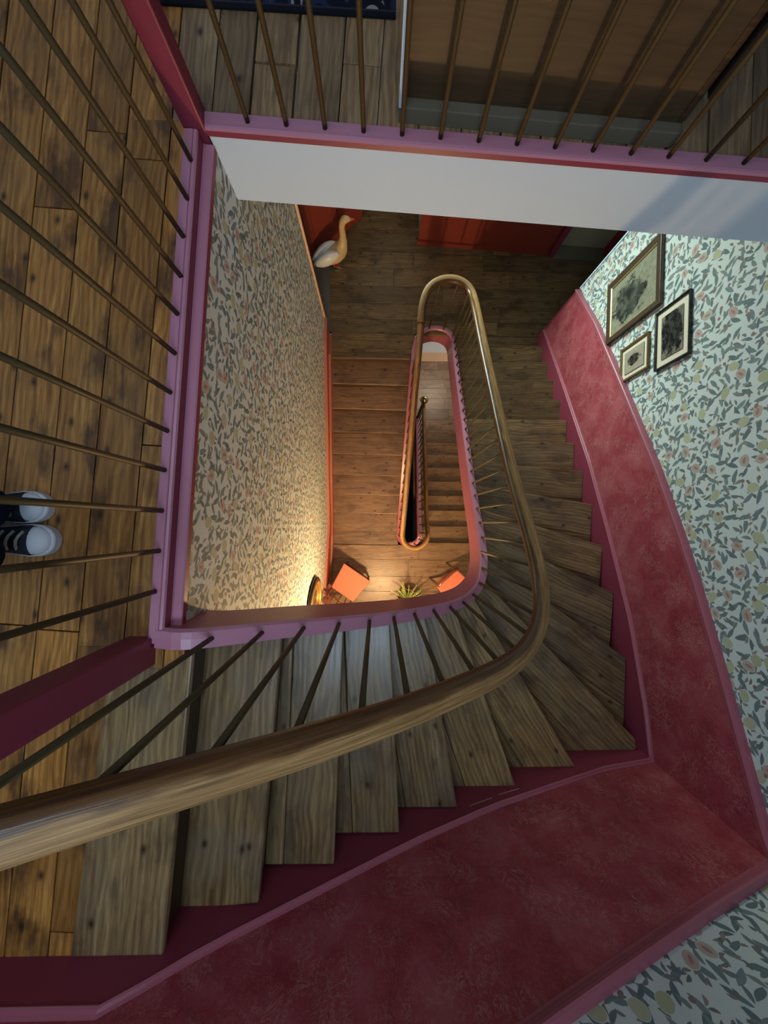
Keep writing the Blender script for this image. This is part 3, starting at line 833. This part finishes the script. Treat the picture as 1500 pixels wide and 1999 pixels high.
b2 = thing('stair_balustrade', 'polished orange-brown handrail running down the middle stairs and round the narrow well', 'balustrade', (.3, .9, -3.2))
s23 = [Vector(p) for p in string2] + [Vector(p) for p in string3[1:]]
r23 = [p + s * .028 + Vector((0, 0, HR)) for p, s in zip(s23, sides(s23))]
r23[0] = rail_all[-1].copy()
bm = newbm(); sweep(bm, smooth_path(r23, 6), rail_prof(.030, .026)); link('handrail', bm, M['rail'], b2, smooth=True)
for p in bal_positions(s23, .03, .10, .118, .05): rod(b2, p.x, p.y, p.z - .01, p.z + HR - .01, .0075, 8)
e = r23[-1]
bm = newbm(); tube(bm, [(e.x, e.y + .03, ZG), (e.x, e.y + .03, ZG + .04), (e.x, e.y + .03, ZG + .05), (e.x, e.y + .03, e.z + .03)], [.05, .05, .026, .022], 16); nw = link('newel_post', bm, M['rod'], b2, smooth=True)
bm = newbm(); tube(bm, [(e.x, e.y + .03, e.z + .02), (e.x, e.y + .03, e.z + .04), (e.x, e.y + .03, e.z + .055)], [.034, .036, .018], 16); link('collar', bm, M['brass'], b2, smooth=True)
bm = newbm(); sphere(bm, (e.x, e.y + .03, e.z + .11), .066); link('brass_ball', bm, M['brass'], b2, smooth=True)

# left landing balustrade
LB = [(-.613, 1.194), (-.622, 1.064), (-.633, .937), (-.639, .806), (-.647, .681), (-.653, .552), (-.665, .425), (-.672, .301), (-.678, .175), (-.684, .046), (-.691, -.081), (-.701, -.208)]
k_ = 1.28 / 1.23
b3 = thing('landing_balustrade', 'row of thin bronze rods standing in the pink curb of the left landing', 'balustrade', (-.68, .5, 0))
for x, y in LB: rod(b3, x * k_, y * k_, .018, .93, .0082)
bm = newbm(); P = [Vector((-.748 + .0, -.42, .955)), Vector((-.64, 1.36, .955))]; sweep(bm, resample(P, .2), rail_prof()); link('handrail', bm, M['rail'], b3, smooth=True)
# stepped moulded curb: travels -Y to +Y, left of travel = away from the well, so widths are negative towards it
curb = [Vector((-.754, -.385, 0)), Vector((-.667, 1.355, 0))]
prof = [(.0, -.03), (.0, .015), (-.005, .021), (-.034, .022), (-.036, .017), (-.039, .022), (-.047, .020), (-.050, .012), (-.050, -.026), (-.053, -.032), (-.079, -.032), (-.083, -.037), (-.083, -.062), (0, -.062)]
bm = newbm(); sweep(bm, resample(curb, .1), prof, mi=[0] * 7 + [1, 0, 0, 0, 1, 1, 1]); link('curb', bm, [M['pink'], M['rose']], b3)
newel(b3, [(-.668, 1.357), (-.594, 1.357), (-.594, 1.430), (-.668, 1.430)], -.10, 1.05)

# top landing balustrade
b4 = thing('landing_balustrade', 'row of thin bronze rods in the pink curb before the rug and wardrobe', 'balustrade', (.4, 1.3, 0))
TBX = [-.447 + i * .1325 for i in range(18)]
def ty(x): return 1.350 - x * .070
for x in TBX: rod(b4, x, ty(x) - .0, .018, .93)
curbt = [Vector((-.600, 1.423, 0)), Vector((2.2, 1.227, 0))]
prof = [(.0, -.03), (.0, .012), (-.005, .020), (-.045, .021), (-.048, .014), (-.051, .021), (-.059, .018), (-.063, .010), (-.063, -.010), (0, -.010)]
bm = newbm(); sweep(bm, resample(curbt, .2), prof, mi=[0] * 7 + [1, 1, 1]); link('curb', bm, [M['pink'], M['rose']], b4)
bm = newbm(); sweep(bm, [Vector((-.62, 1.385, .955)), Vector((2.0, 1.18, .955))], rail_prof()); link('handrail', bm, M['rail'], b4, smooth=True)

# cellar handrail deep in the well
bc = thing('cellar_handrail', 'dark handrail curving deep down in the narrow well', 'handrail', (.45, 0, -7))
cc = [(.40, 1.9, -7.6), (.38, 1.2, -7.2), (.37, .5, -6.9), (.37, .05, -6.8), (.40, -.12, -6.75), (.47, -.18, -6.7), (.55, -.13, -6.75), (.58, .05, -6.85), (.60, .6, -7.1), (.64, 1.9, -7.7)]
bm = newbm(); tube(bm, catmull(cc, 5), .028, 10); link('rail', bm, M['black'], bc, smooth=True)

# ---------------------------------------------------------------- rug and wardrobe on the top landing
bm = newbm(); L = bm.loops.layers.uv.active
q = [(-.80, 1.818), (.062, 1.782), (.062, 2.7), (-.80, 2.78)]
fs = prism(bm, q, .001, .012)
d = (Vector(q[1]) - Vector(q[0])).normalized(); n_ = Vector((-d.y, d.x))
for f in fs:
    for l in f.loops:
        v = Vector((l.vert.co.x - q[0][0], l.vert.co.y - q[0][1])); l[L].uv = (v.dot(d), v.dot(n_))
tag(link('rug', bm, M['rug'], bevel=.003), 'dark navy patterned rug lying on the pine boards at the top', 'rug')

wd = thing('wardrobe', 'large dark brown wooden wardrobe back standing behind the top balustrade', 'wardrobe', (.55, 1.6, 0))
wa, wb = Vector((.070, 1.402, 0)), Vector((1.035, 1.325, 0)); dw = (wb - wa).normalized(); nw_ = Vector((-dw.y, dw.x, 0))
def wbox(name, u0, u1, v0, v1, z0, z1, mat, bev=.003):
    bm = newbm(); P = [wa + dw * u + nw_ * v for u, v in ((u0, v0), (u1, v0), (u1, v1), (u0, v1))]
    prism(bm, [(p.x, p.y) for p in P], z0, z1, dw); return link(name, bm, mat, wd, bevel=bev)
Lw = (wb - wa).length
wbox('back_panel', .018, Lw, .045, .055, .02, 1.95, M['cabinet'])
wbox('body', .018, Lw, .056, .55, .02, 1.95, M['cabinet'])
wbox('plinth_rail', .0, Lw, .005, .045, .0, .052, M['grey_wood'])
wbox('edge_strip', -.001, .016, .0, .05, .052, 1.95, M['white'])
wbox('side_strip', Lw - .022, Lw, .040, .0445, .06, 1.95, M['riser'], .001)
bb = wbox('cable_slot', Lw + .004, Lw + .034, .02, .06, .145, 1.2, M['black']); 

# ---------------------------------------------------------------- pictures on the right wall
def picture(label, y0, y1, z0, z1, fw, depth, frame, slip, matw, img, matcol='mat'):
    ym = (y0 + y1) / 2; root = thing('picture_frame', label, 'picture', (wallR(ym), ym, z0), group='framed pictures on the right wall')
    a = Vector((wallR(y0), y0, 0)); b = Vector((wallR(y1), y1, 0)); d = (b - a).normalized(); n = Vector((-d.y, d.x, 0)); W = (b - a).length; H = z1 - z0
    def pt(u, v, o): return a + d * u + n * o + Vector((0, 0, z0 + v))
    def ring(bm, i0, i1, o0, o1):
        A = [pt(u, v, o0) for u, v in ((i0, i0), (W - i0, i0), (W - i0, H - i0), (i0, H - i0))]
        B = [pt(u, v, o1) for u, v in ((i0, i0), (W - i0, i0), (W - i0, H - i0), (i0, H - i0))]
        Ai = [pt(u, v, o0) for u, v in ((i1, i1), (W - i1, i1), (W - i1, H - i1), (i1, H - i1))]
        Bi = [pt(u, v, o1 - .004) for u, v in ((i1, i1), (W - i1, i1), (W - i1, H - i1), (i1, H - i1))]
        V = [[bm.verts.new(p) for p in r] for r in (A, B, Bi, Ai)]
        for k in range(4):
            k2 = (k + 1) % 4
            for r in range(4): bm.faces.new((V[r][k], V[r][k2], V[(r + 1) % 4][k2], V[(r + 1) % 4][k]))
    bm = newbm(); ring(bm, 0, fw, .002, depth); link('frame', bm, frame, root, bevel=.002)
    if slip: bm = newbm(); ring(bm, fw, fw + .007, .004, depth - .006); link('slip', bm, M['gold_slip'], root)
    def panel(name, i, o, mat):
        bm = newbm(); quad(bm, [pt(i, i, o), pt(W - i, i, o), pt(W - i, H - i, o), pt(i, H - i, o)], [(0, 0), (1, 0), (1, 1), (0, 1)])
        f = link(name, bm, mat, root); m = f.modifiers.new('thick', 'SOLIDIFY'); m.thickness = .002
    i = fw + (.006 if slip else 0)
    if matw: panel('mount', i - .001, .009, M[matcol]); i += matw
    panel('print', i - .001, .0125, img)
picture('largest of the three pictures, brown frame with a gilt slip round an old grey print', 1.386, 1.850, -1.60, -1.03, .042, .028, M['walnut'], True, 0, photo_mat('large_print', 3.3, .46, .40, .40, .42, (.27, .26, .20), (.026, .028, .024)))
picture('thin black frame with a wide cream mount, beside the large brown picture', .965, 1.335, -1.075, -.80, .012, .022, M['black'], False, .042, photo_mat('dark_print', 8.1, .55, .5, .62, .6, (.24, .22, .18), (.010, .010, .011)))
picture('smallest picture, narrow gilt-brown frame with a dark round plant study, hung lowest', 1.020, 1.262, -1.425, -1.135, .016, .020, plain('small_gilt_brown', (.17, .10, .035), .35, .3), False, .030, photo_mat('small_print', 14.7, .5, .5, .26, .32, (.40, .35, .28), (.018, .014, .012)))

# ---------------------------------------------------------------- hall things
dr = thing('door', 'brick red panelled door standing ajar behind the goose statue', 'door', (-.72, 2.955, ZH))
da, db = Vector((-.725, 2.95, 0)), Vector((-.17, 3.50, 0)); dd = (db - da).normalized(); dn = Vector((-dd.y, dd.x, 0)); Ld = (db - da).length
def dbox(name, u0, u1, v0, v1, z0, z1, mat, bev=.003):
    bm = newbm(); P = [da + dd * u + dn * v for u, v in ((u0, v0), (u1, v0), (u1, v1), (u0, v1))]
    prism(bm, [(p.x, p.y) for p in P], ZH + z0, ZH + z1, dd); return link(name, bm, mat, dr, bevel=bev)
dbox('leaf', 0, Ld, .004, .038, .008, 2.02, M['red'])
for z0, z1 in ((.16, .78), (.98, 1.86)):
    for u0, u1 in ((.09, Ld / 2 - .04), (Ld / 2 + .04, Ld - .09)): dbox('panel_moulding', u0, u1, -.006, .0035, z0, z1, M['red'], .004)
bm = newbm(); sphere(bm, tuple(da + dd * (Ld - .06) - dn * .045 + Vector((0, 0, ZH + 1.0))), .025); link('knob', bm, M['brass'], dr, smooth=True)

d2 = bpy.data.objects.new('door_2', None); C.objects.link(d2); d2.location = (2.26, 3.1, ZH); struct(d2)
bm = newbm(); prism(bm, [(1.97, 3.19), (2.58, 3.15), (2.58, 3.19), (1.97, 3.23)], ZH + .02, ZH + 2.05); link('door_leaf', bm, M['beige'], d2)
bm = newbm()
for x in (1.94, 2.58): box(bm, x, x + .06, 3.05 - (x - 1.94) * .05, 3.20 - (x - 1.94) * .05, ZH, ZH + 2.1)
link('door_frame', bm, M['rose'], d2, bevel=.004)
bm = newbm(); prism(bm, [(1.995, 3.04), (2.58, 3.0), (2.58, 3.15), (1.995, 3.19)], ZH, ZH + .03); link('door_sill', bm, M['grey_wood'], d2, bevel=.004)

# goose statue: one lofted body from tail to head
gs = thing('goose_statue', 'cream painted goose statue with white wings and red feet by the grey doorway sill', 'goose statue', (-.50, 2.90, ZH))
gp = [(-.680, 2.815, .175), (-.655, 2.83, .185), (-.60, 2.855, .205), (-.53, 2.885, .220), (-.46, 2.91, .235), (-.405, 2.93, .27), (-.375, 2.945, .325), (-.362, 2.952, .39), (-.360, 2.955, .46), (-.360, 2.957, .53), (-.350, 2.962, .585), (-.325, 2.968, .615), (-.295, 2.975, .612), (-.275, 2.978, .605)]
gr = [(.018, .025), (.038, .04), (.066, .070), (.088, .098), (.098, .108), (.086, .092), (.055, .058), (.038, .038), (.031, .031), (.030, .030), (.033, .033), (.038, .035), (.028, .026), (.016, .015)]
gpp = catmull([(x, y, ZH + z) for x, y, z in gp], 4)
grr = []
for i in range(len(gp) - 1):
    for j in range(4):
        t = j / 4; grr.append((gr[i][0] * (1 - t) + gr[i + 1][0] * t, gr[i][1] * (1 - t) + gr[i + 1][1] * t))
grr.append(gr[-1])
bm = newbm(); tube(bm, gpp, grr, 18); link('body', bm, M['goose'], gs, smooth=True)
gdir = Vector((.93, .36, 0)).normalized(); gsd = Vector((-gdir.y, gdir.x, 0))
for s in (-1, 1):
    bm = newbm(); secs = []
    for t in [i / 10 for i in range(11)]:
        ww = max(.06, math.sin(PI * min(1, t * .95 + .04)) ** .7)
        c = Vector((-.43, 2.918, ZH + .285)) - gdir * (t * .285) + gsd * s * (.062 * (1 - t * .55)) + Vector((0, 0, .012 - t * .075))
        secs.append((c, gsd * s * .056 * ww, (Vector((0, 0, 1)) + gdir * .1) * .082 * ww))
    loft(bm, secs, 14); link('wing', bm, M['goosew'], gs, smooth=True)
bm = newbm(); tube(bm, [(-.282, 2.978, ZH + .605), (-.255, 2.985, ZH + .600), (-.228, 2.992, ZH + .592)], [(.016, .016), (.013, .010), (.006, .005)], 10); link('beak', bm, M['goosef'], gs, smooth=True)
for s in (-1, 1):
    bm = newbm(); c = Vector((-.50, 2.935, ZH)) + gsd * s * .035
    tube(bm, [c + Vector((0, 0, .15)), c + Vector((0, 0, .03))], .011, 8)
    for a in (-.5, 0, .5):
        dv = Quaternion((0, 0, 1), a) @ gdir; tube(bm, [c + Vector((0, 0, .032)), c + dv * .045 + Vector((0, 0, .026)), c + dv * .08 + Vector((0, 0, .022))], [(.010, .010), (.010, .012), (.006, .008)], 8)
    link('foot', bm, M['goosef'], gs, smooth=True)
bm = newbm(); tube(bm, [(-.47, 2.945, ZH + .003), (-.47, 2.945, ZH + .022)], [(.085, .085), (.075, .075)], 20); link('base', bm, M['gooseb'], gs, bevel=.004)

# ---------------------------------------------------------------- half landing things
def chair(label, loc, rotz):
    r = thing('chair', label, 'chair', loc, group='coral seated chairs on the half landing', local=True, rotz=rotz)
    bm = newbm(); prism(bm, [(-.175, -.17), (.175, -.17), (.215, .19), (-.215, .19)], .435, .475); link('seat', bm, M['coral'], r, bevel=.012)
    bm = newbm(); prism(bm, [(-.172, -.168), (.172, -.168), (.207, .182), (-.207, .182)], .385, .434); link('seat_frame', bm, M['chairwood'], r, bevel=.004)
    for s in (-1, 1):
        bm = newbm(); tube(bm, [(s * .19, .165, 0), (s * .19, .165, .2), (s * .192, .165, .384)], [.013, .016, .020], 10); link('leg', bm, M['chairwood'], r, smooth=True)
        bm = newbm(); tube(bm, [(s * .165, -.22, 0), (s * .160, -.185, .22), (s * .158, -.180, .44), (s * .158, -.20, .66), (s * .162, -.245, .90)], [.014, .017, .018, .016, .014], 10); link('leg', bm, M['chairwood'], r, smooth=True)
    bm = newbm(); tube(bm, catmull([(-.165, -.243, .895), (-.08, -.262, .915), (.08, -.262, .915), (.165, -.243, .895)], 4), (.028, .012), 10); link('top_rail', bm, M['chairwood'], r, smooth=True)
    bm = newbm(); tube(bm, [(-.158, -.207, .70), (.158, -.207, .70)], (.020, .009), 8); link('back_rail', bm, M['chairwood'], r, smooth=True)
    for x in (-.08, 0, .08):
        bm = newbm(); tube(bm, [(x, -.186, .474), (x * 1.02, -.212, .70), (x * 1.05, -.252, .905)], .0075, 8); link('spindle', bm, M['chairwood'], r, smooth=True)
    for yy in (.0,):
        bm = newbm(); tube(bm, [(-.18, .165, .18), (.18, .165, .18)], .008, 8); link('stretcher', bm, M['chairwood'], r, smooth=True)
    return r
chair('dark wooden chair with a coral seat in the left corner below the gilt mirror', (-.385, -.79, ZC), -.60)
chair('dark wooden chair with a coral seat half hidden under the curved pink string', (1.03, -.83, ZC), -2.43)

pp = thing('potted_plant', 'small yellow-green fern in a pot between the two chairs', 'plant', (.40, -1.02, ZC))
bm = newbm(); tube(bm, [(.40, -1.02, ZC), (.40, -1.02, ZC + .02), (.40, -1.02, ZC + .26), (.40, -1.02, ZC + .30)], [.085, .09, .125, .135], 20); link('pot', bm, M['terracotta'], pp, smooth=False)
bm = newbm(); tube(bm, [(.40, -1.02, ZC + .301), (.40, -1.02, ZC + .305)], .12, 20); link('soil', bm, M['soil'], pp)
bm = newbm(); rnd = random.Random(5)
for i in range(46):
    a = rnd.uniform(0, 2 * PI); ln = rnd.uniform(.14, .27); h = rnd.uniform(.10, .24)
    base = Vector((.40, -1.02, ZC + .305)); dv = Vector((math.cos(a), math.sin(a), 0)); sd = Vector((-dv.y, dv.x, 0))
    pts = [base + dv * (ln * t) + Vector((0, 0, h * math.sin(t * 2.0))) for t in (0, .2, .4, .6, .8, 1)]
    mi_ = rnd.choice((0, 1, 1))
    for p, q in zip(pts, pts[1:]):
        for s in (-1, 1):
            w_ = .034 * (1 - .6 * (p - base).length / ln)
            for tt in (0, .5):
                o = p.lerp(q, tt); t2 = (q - p).normalized()
                f = bm.faces.new([bm.verts.new(v) for v in (o, o + t2 * .012, o + sd * s * w_ + t2 * .022 + Vector((0, 0, -.006)))]); f.material_index = mi_
    for p, q in zip(pts, pts[1:]):
        f = bm.faces.new([bm.verts.new(v) for v in (p - sd * .0025, p + sd * .0025, q + sd * .0018, q - sd * .0018)]); f.material_index = mi_
link('foliage', bm, [M['leaf'], M['leaf2']], pp, recalc=False)

# round mirror on the left wall
mr = thing('wall_mirror', 'oval mirror in a black and gilt frame hanging low on the lamp-lit left wall', 'mirror', (wallL(-.85), -.85, -3.1))
def oval(name, a_, b_, r_, off, mat, fill=False):
    c = Vector((wallL(-.85) + off, -.85, -2.93)); dy = Vector((.0567, 1, 0)).normalized(); bm = newbm()
    pts = [c + dy * (a_ * math.cos(t * PI / 20)) + Vector((0, 0, b_ * math.sin(t * PI / 20))) for t in range(40)]
    if fill:
        f = bm.faces.new([bm.verts.new(p) for p in pts]); o = link(name, bm, mat, mr); m = o.modifiers.new('t', 'SOLIDIFY'); m.thickness = .006
    else: tube(bm, pts, r_, 10, closed=True); link(name, bm, mat, mr, smooth=True)
oval('outer_frame', .265, .36, .020, .024, M['black']); oval('inner_frame', .230, .325, .020, .032, M['gilt']); oval('glass', .215, .31, 0, .018, M['glass_dark'], True)

# wall lamp below the stairs: the warm light of the half landing
wl = thing('wall_lamp', 'warm wall lamp under the upper stairs lighting the half landing', 'lamp', (.06, WY, -2.62))
bm = newbm(); tube(bm, [(.06, WY + .001, -2.62), (.06, WY + .02, -2.62)], .05, 16); link('backplate', bm, M['brass'], wl)
bm = newbm(); tube(bm, catmull([(.06, WY + .02, -2.62), (.06, WY + .10, -2.66), (.06, WY + .17, -2.62), (.06, WY + .17, -2.58)], 4), .008, 8); link('arm', bm, M['brass'], wl, smooth=True)
bm = newbm(); sphere(bm, (.06, WY + .17, -2.53), .035, 1.2); link('bulb', bm, M['bulb'], wl, smooth=True)
pl = bpy.data.lights.new('lamp_light', 'POINT'); pl.energy = LAMP_P; pl.color = (1.0, .64, .30); pl.shadow_soft_size = .05
po = bpy.data.objects.new('lamp_light', pl); C.objects.link(po); po.location = (.06, WY + .28, -2.53)

# ---------------------------------------------------------------- person standing on the landing
pe = thing('person', 'person in dark jeans and navy canvas shoes standing behind the left balustrade', 'person', (-1.24, 0, 0))
def skin_mesh(name, verts, edges, radii, mat, sub=2):
    me = bpy.data.meshes.new(name); me.from_pydata([Vector(v) - pe.location for v in verts], edges, []); me.materials.append(mat)
    o = bpy.data.objects.new(name, me); C.objects.link(o); o.parent = pe
    s = o.modifiers.new('skin', 'SKIN'); s.use_smooth_shade = True
    for i, r_ in enumerate(radii):
        me.skin_vertices[0].data[i].radius = r_ if isinstance(r_, tuple) else (r_, r_)
    me.skin_vertices[0].data[0].use_root = True
    m = o.modifiers.new('sub', 'SUBSURF'); m.levels = 1; m.render_levels = sub
    return o
# feet and legs
HIP = (-1.36, 0, .93)
FEET = [(-1.225, -.062, -.05), (-1.235, .058, .03)]
jv = [HIP, (-1.36, -.10, .86), (-1.22, -.095, .48), (-1.150, -.080, .10), (-1.36, .10, .86), (-1.22, .070, .48), (-1.135, .045, .10), (-1.37, 0, 1.02)]
skin_mesh('jeans', jv, [(0, 1), (1, 2), (2, 3), (0, 4), (4, 5), (5, 6), (0, 7)], [(.13, .15), .10, .078, .078, .10, .078, .078, (.12, .15)], M['jeans'])
tv = [(-1.37, 0, 1.00), (-1.37, 0, 1.15), (-1.33, 0, 1.34), (-1.30, -.17, 1.43), (-1.12, -.24, 1.36), (-.92, -.18, 1.40), (-1.30, .17, 1.43), (-1.12, .24, 1.36), (-.92, .18, 1.40), (-1.29, 0, 1.47)]
skin_mesh('jumper', tv, [(0, 1), (1, 2), (2, 3), (3, 4), (4, 5), (2, 6), (6, 7), (7, 8), (2, 9)], [(.12, .16), (.12, .15), (.12, .17), .065, .052, .042, .065, .052, .042, .07], M['jumper'])
bv = [(-1.29, 0, 1.46), (-1.26, 0, 1.54), (-1.215, 0, 1.62), (-1.19, 0, 1.70)]
skin_mesh('body', bv, [(0, 1), (1, 2), (2, 3)], [.055, .055, (.085, .075), (.085, .075)], M['skin'])
bm = newbm(); sphere(bm, (-1.235, 0, 1.695), .105, 1.02); link('hair', bm, M['hair'], pe, smooth=True)
for s in (-1, 1):
    fv = [(-.93, s * .18, 1.40), (-.87, s * .17, 1.405), (-.82, s * .16, 1.41)]
    ed = [(0, 1), (1, 2)]; rr = [.032, (.022, .036), (.018, .040)]
    for k, (o, ln) in enumerate(((-.030, .07), (-.010, .08), (.010, .075), (.030, .06))):
        i0 = len(fv); fv += [(-.81 + ln * .45, s * .16 + o, 1.415), (-.81 + ln * .8, s * .16 + o, 1.400), (-.81 + ln, s * .16 + o, 1.385)]
        ed += [(2, i0), (i0, i0 + 1), (i0 + 1, i0 + 2)]; rr += [.009, .008, .007]
    i0 = len(fv); fv += [(-.85, s * .16 - s * .045, 1.41), (-.82, s * .16 - s * .06, 1.405)]; ed += [(1, i0), (i0, i0 + 1)]; rr += [.011, .009]
    skin_mesh('hand', fv, ed, rr, M['skin'])
def shoe(toe, ang):
    """canvas shoe, toe tip at toe, pointing ang"""
    d = Vector((math.cos(ang), math.sin(ang), 0)); s_ = Vector((-d.y, d.x, 0)); up = Vector((0, 0, 1)); L_ = .285; T = Vector((*toe, 0))
    def at(u, v, z): return T + d * u + s_ * v + up * z      # u from -L_ (heel) to 0 (toe)
    us = [0, -.006, -.02, -.045, -.08, -.13, -.18, -.23, -.265, -.28, -.285]
    ws = [.012, .026, .040, .050, .053, .047, .039, .036, .032, .022, .010]
    bm = newbm(); secs = []
    rows = []
    for z in (0.0, .012, .028, .034):
        sc = 1.0 if z < .03 else .93
        rows.append([bm.verts.new(at(u * (1 if z < .03 else .985) - (.003 if z > .03 else 0), w_ * sc, z)) for u, w_ in zip(us, ws)] +
                    [bm.verts.new(at(u * (1 if z < .03 else .985) - (.003 if z > .03 else 0), -w_ * sc, z)) for u, w_ in list(zip(us, ws))[::-1]])
    for a, b in zip(rows, rows[1:]):
        n = len(a)
        for k in range(n): bm.faces.new((a[k], a[(k + 1) % n], b[(k + 1) % n], b[k]))
    bm.faces.new(rows[0][::-1]); bm.faces.new(rows[-1])
    root = link('shoe', bm, M['shoe_white'], pe, smooth=False, bevel=.003)
    def sub(name, bm, mat, smooth=True):
        bmesh.ops.recalc_face_normals(bm, faces=bm.faces)
        me = bpy.data.meshes.new(name); bm.to_mesh(me); bm.free(); me.materials.append(mat); me.transform(Matrix.Translation(-pe.location))
        if smooth:
            for p in me.polygons: p.use_smooth = True
        o = bpy.data.objects.new(name, me); C.objects.link(o); o.parent = root; return o
    # canvas upper
    bm = newbm(); secs = []
    for u, w_, h in ((-.050, .046, .052), (-.075, .050, .062), (-.11, .047, .076), (-.15, .041, .092), (-.19, .037, .105), (-.23, .034, .110), (-.262, .028, .105), (-.276, .016, .09)):
        secs.append((at(u, 0, .030), s_ * w_, up * (h - .030)))
    for f in (lambda: loft(bm, secs, 20),): f()
    for v in bm.verts:
        if v.co.z < .030: v.co.z = .030 + (v.co.z - .030) * .02
    sub('upper', bm, M['canvas'])
    # toe cap
    bm = newbm(); secs = []
    for u, w_, h in ((-.008, .012, .036), (-.014, .026, .044), (-.028, .038, .052), (-.046, .046, .058), (-.064, .047, .060), (-.070, .040, .055)):
        secs.append((at(u, 0, .031), s_ * w_, up * (h - .030)))
    loft(bm, secs, 20)
    for v in bm.verts:
        if v.co.z < .031: v.co.z = .031 + (v.co.z - .031) * .02
    sub('toe_cap', bm, M['shoe_white'])
    # tongue and laces
    for k, u in enumerate((-.088, -.110, -.132, -.152)):
        bm = newbm(); hh = (.070, .079, .090, .098)[k]
        pts = [at(u - .006, -.030, hh - .012), at(u, -.014, hh + .002), at(u + .003, 0, hh + .005), at(u + .007, .014, hh + .002), at(u + .010, .030, hh - .012)]
        tube(bm, pts, (.0022, .0042), 8); sub('lace', bm, M['lace'])
shoe((-1.050, -.053), -.05)
shoe((-1.075, .062), .04)
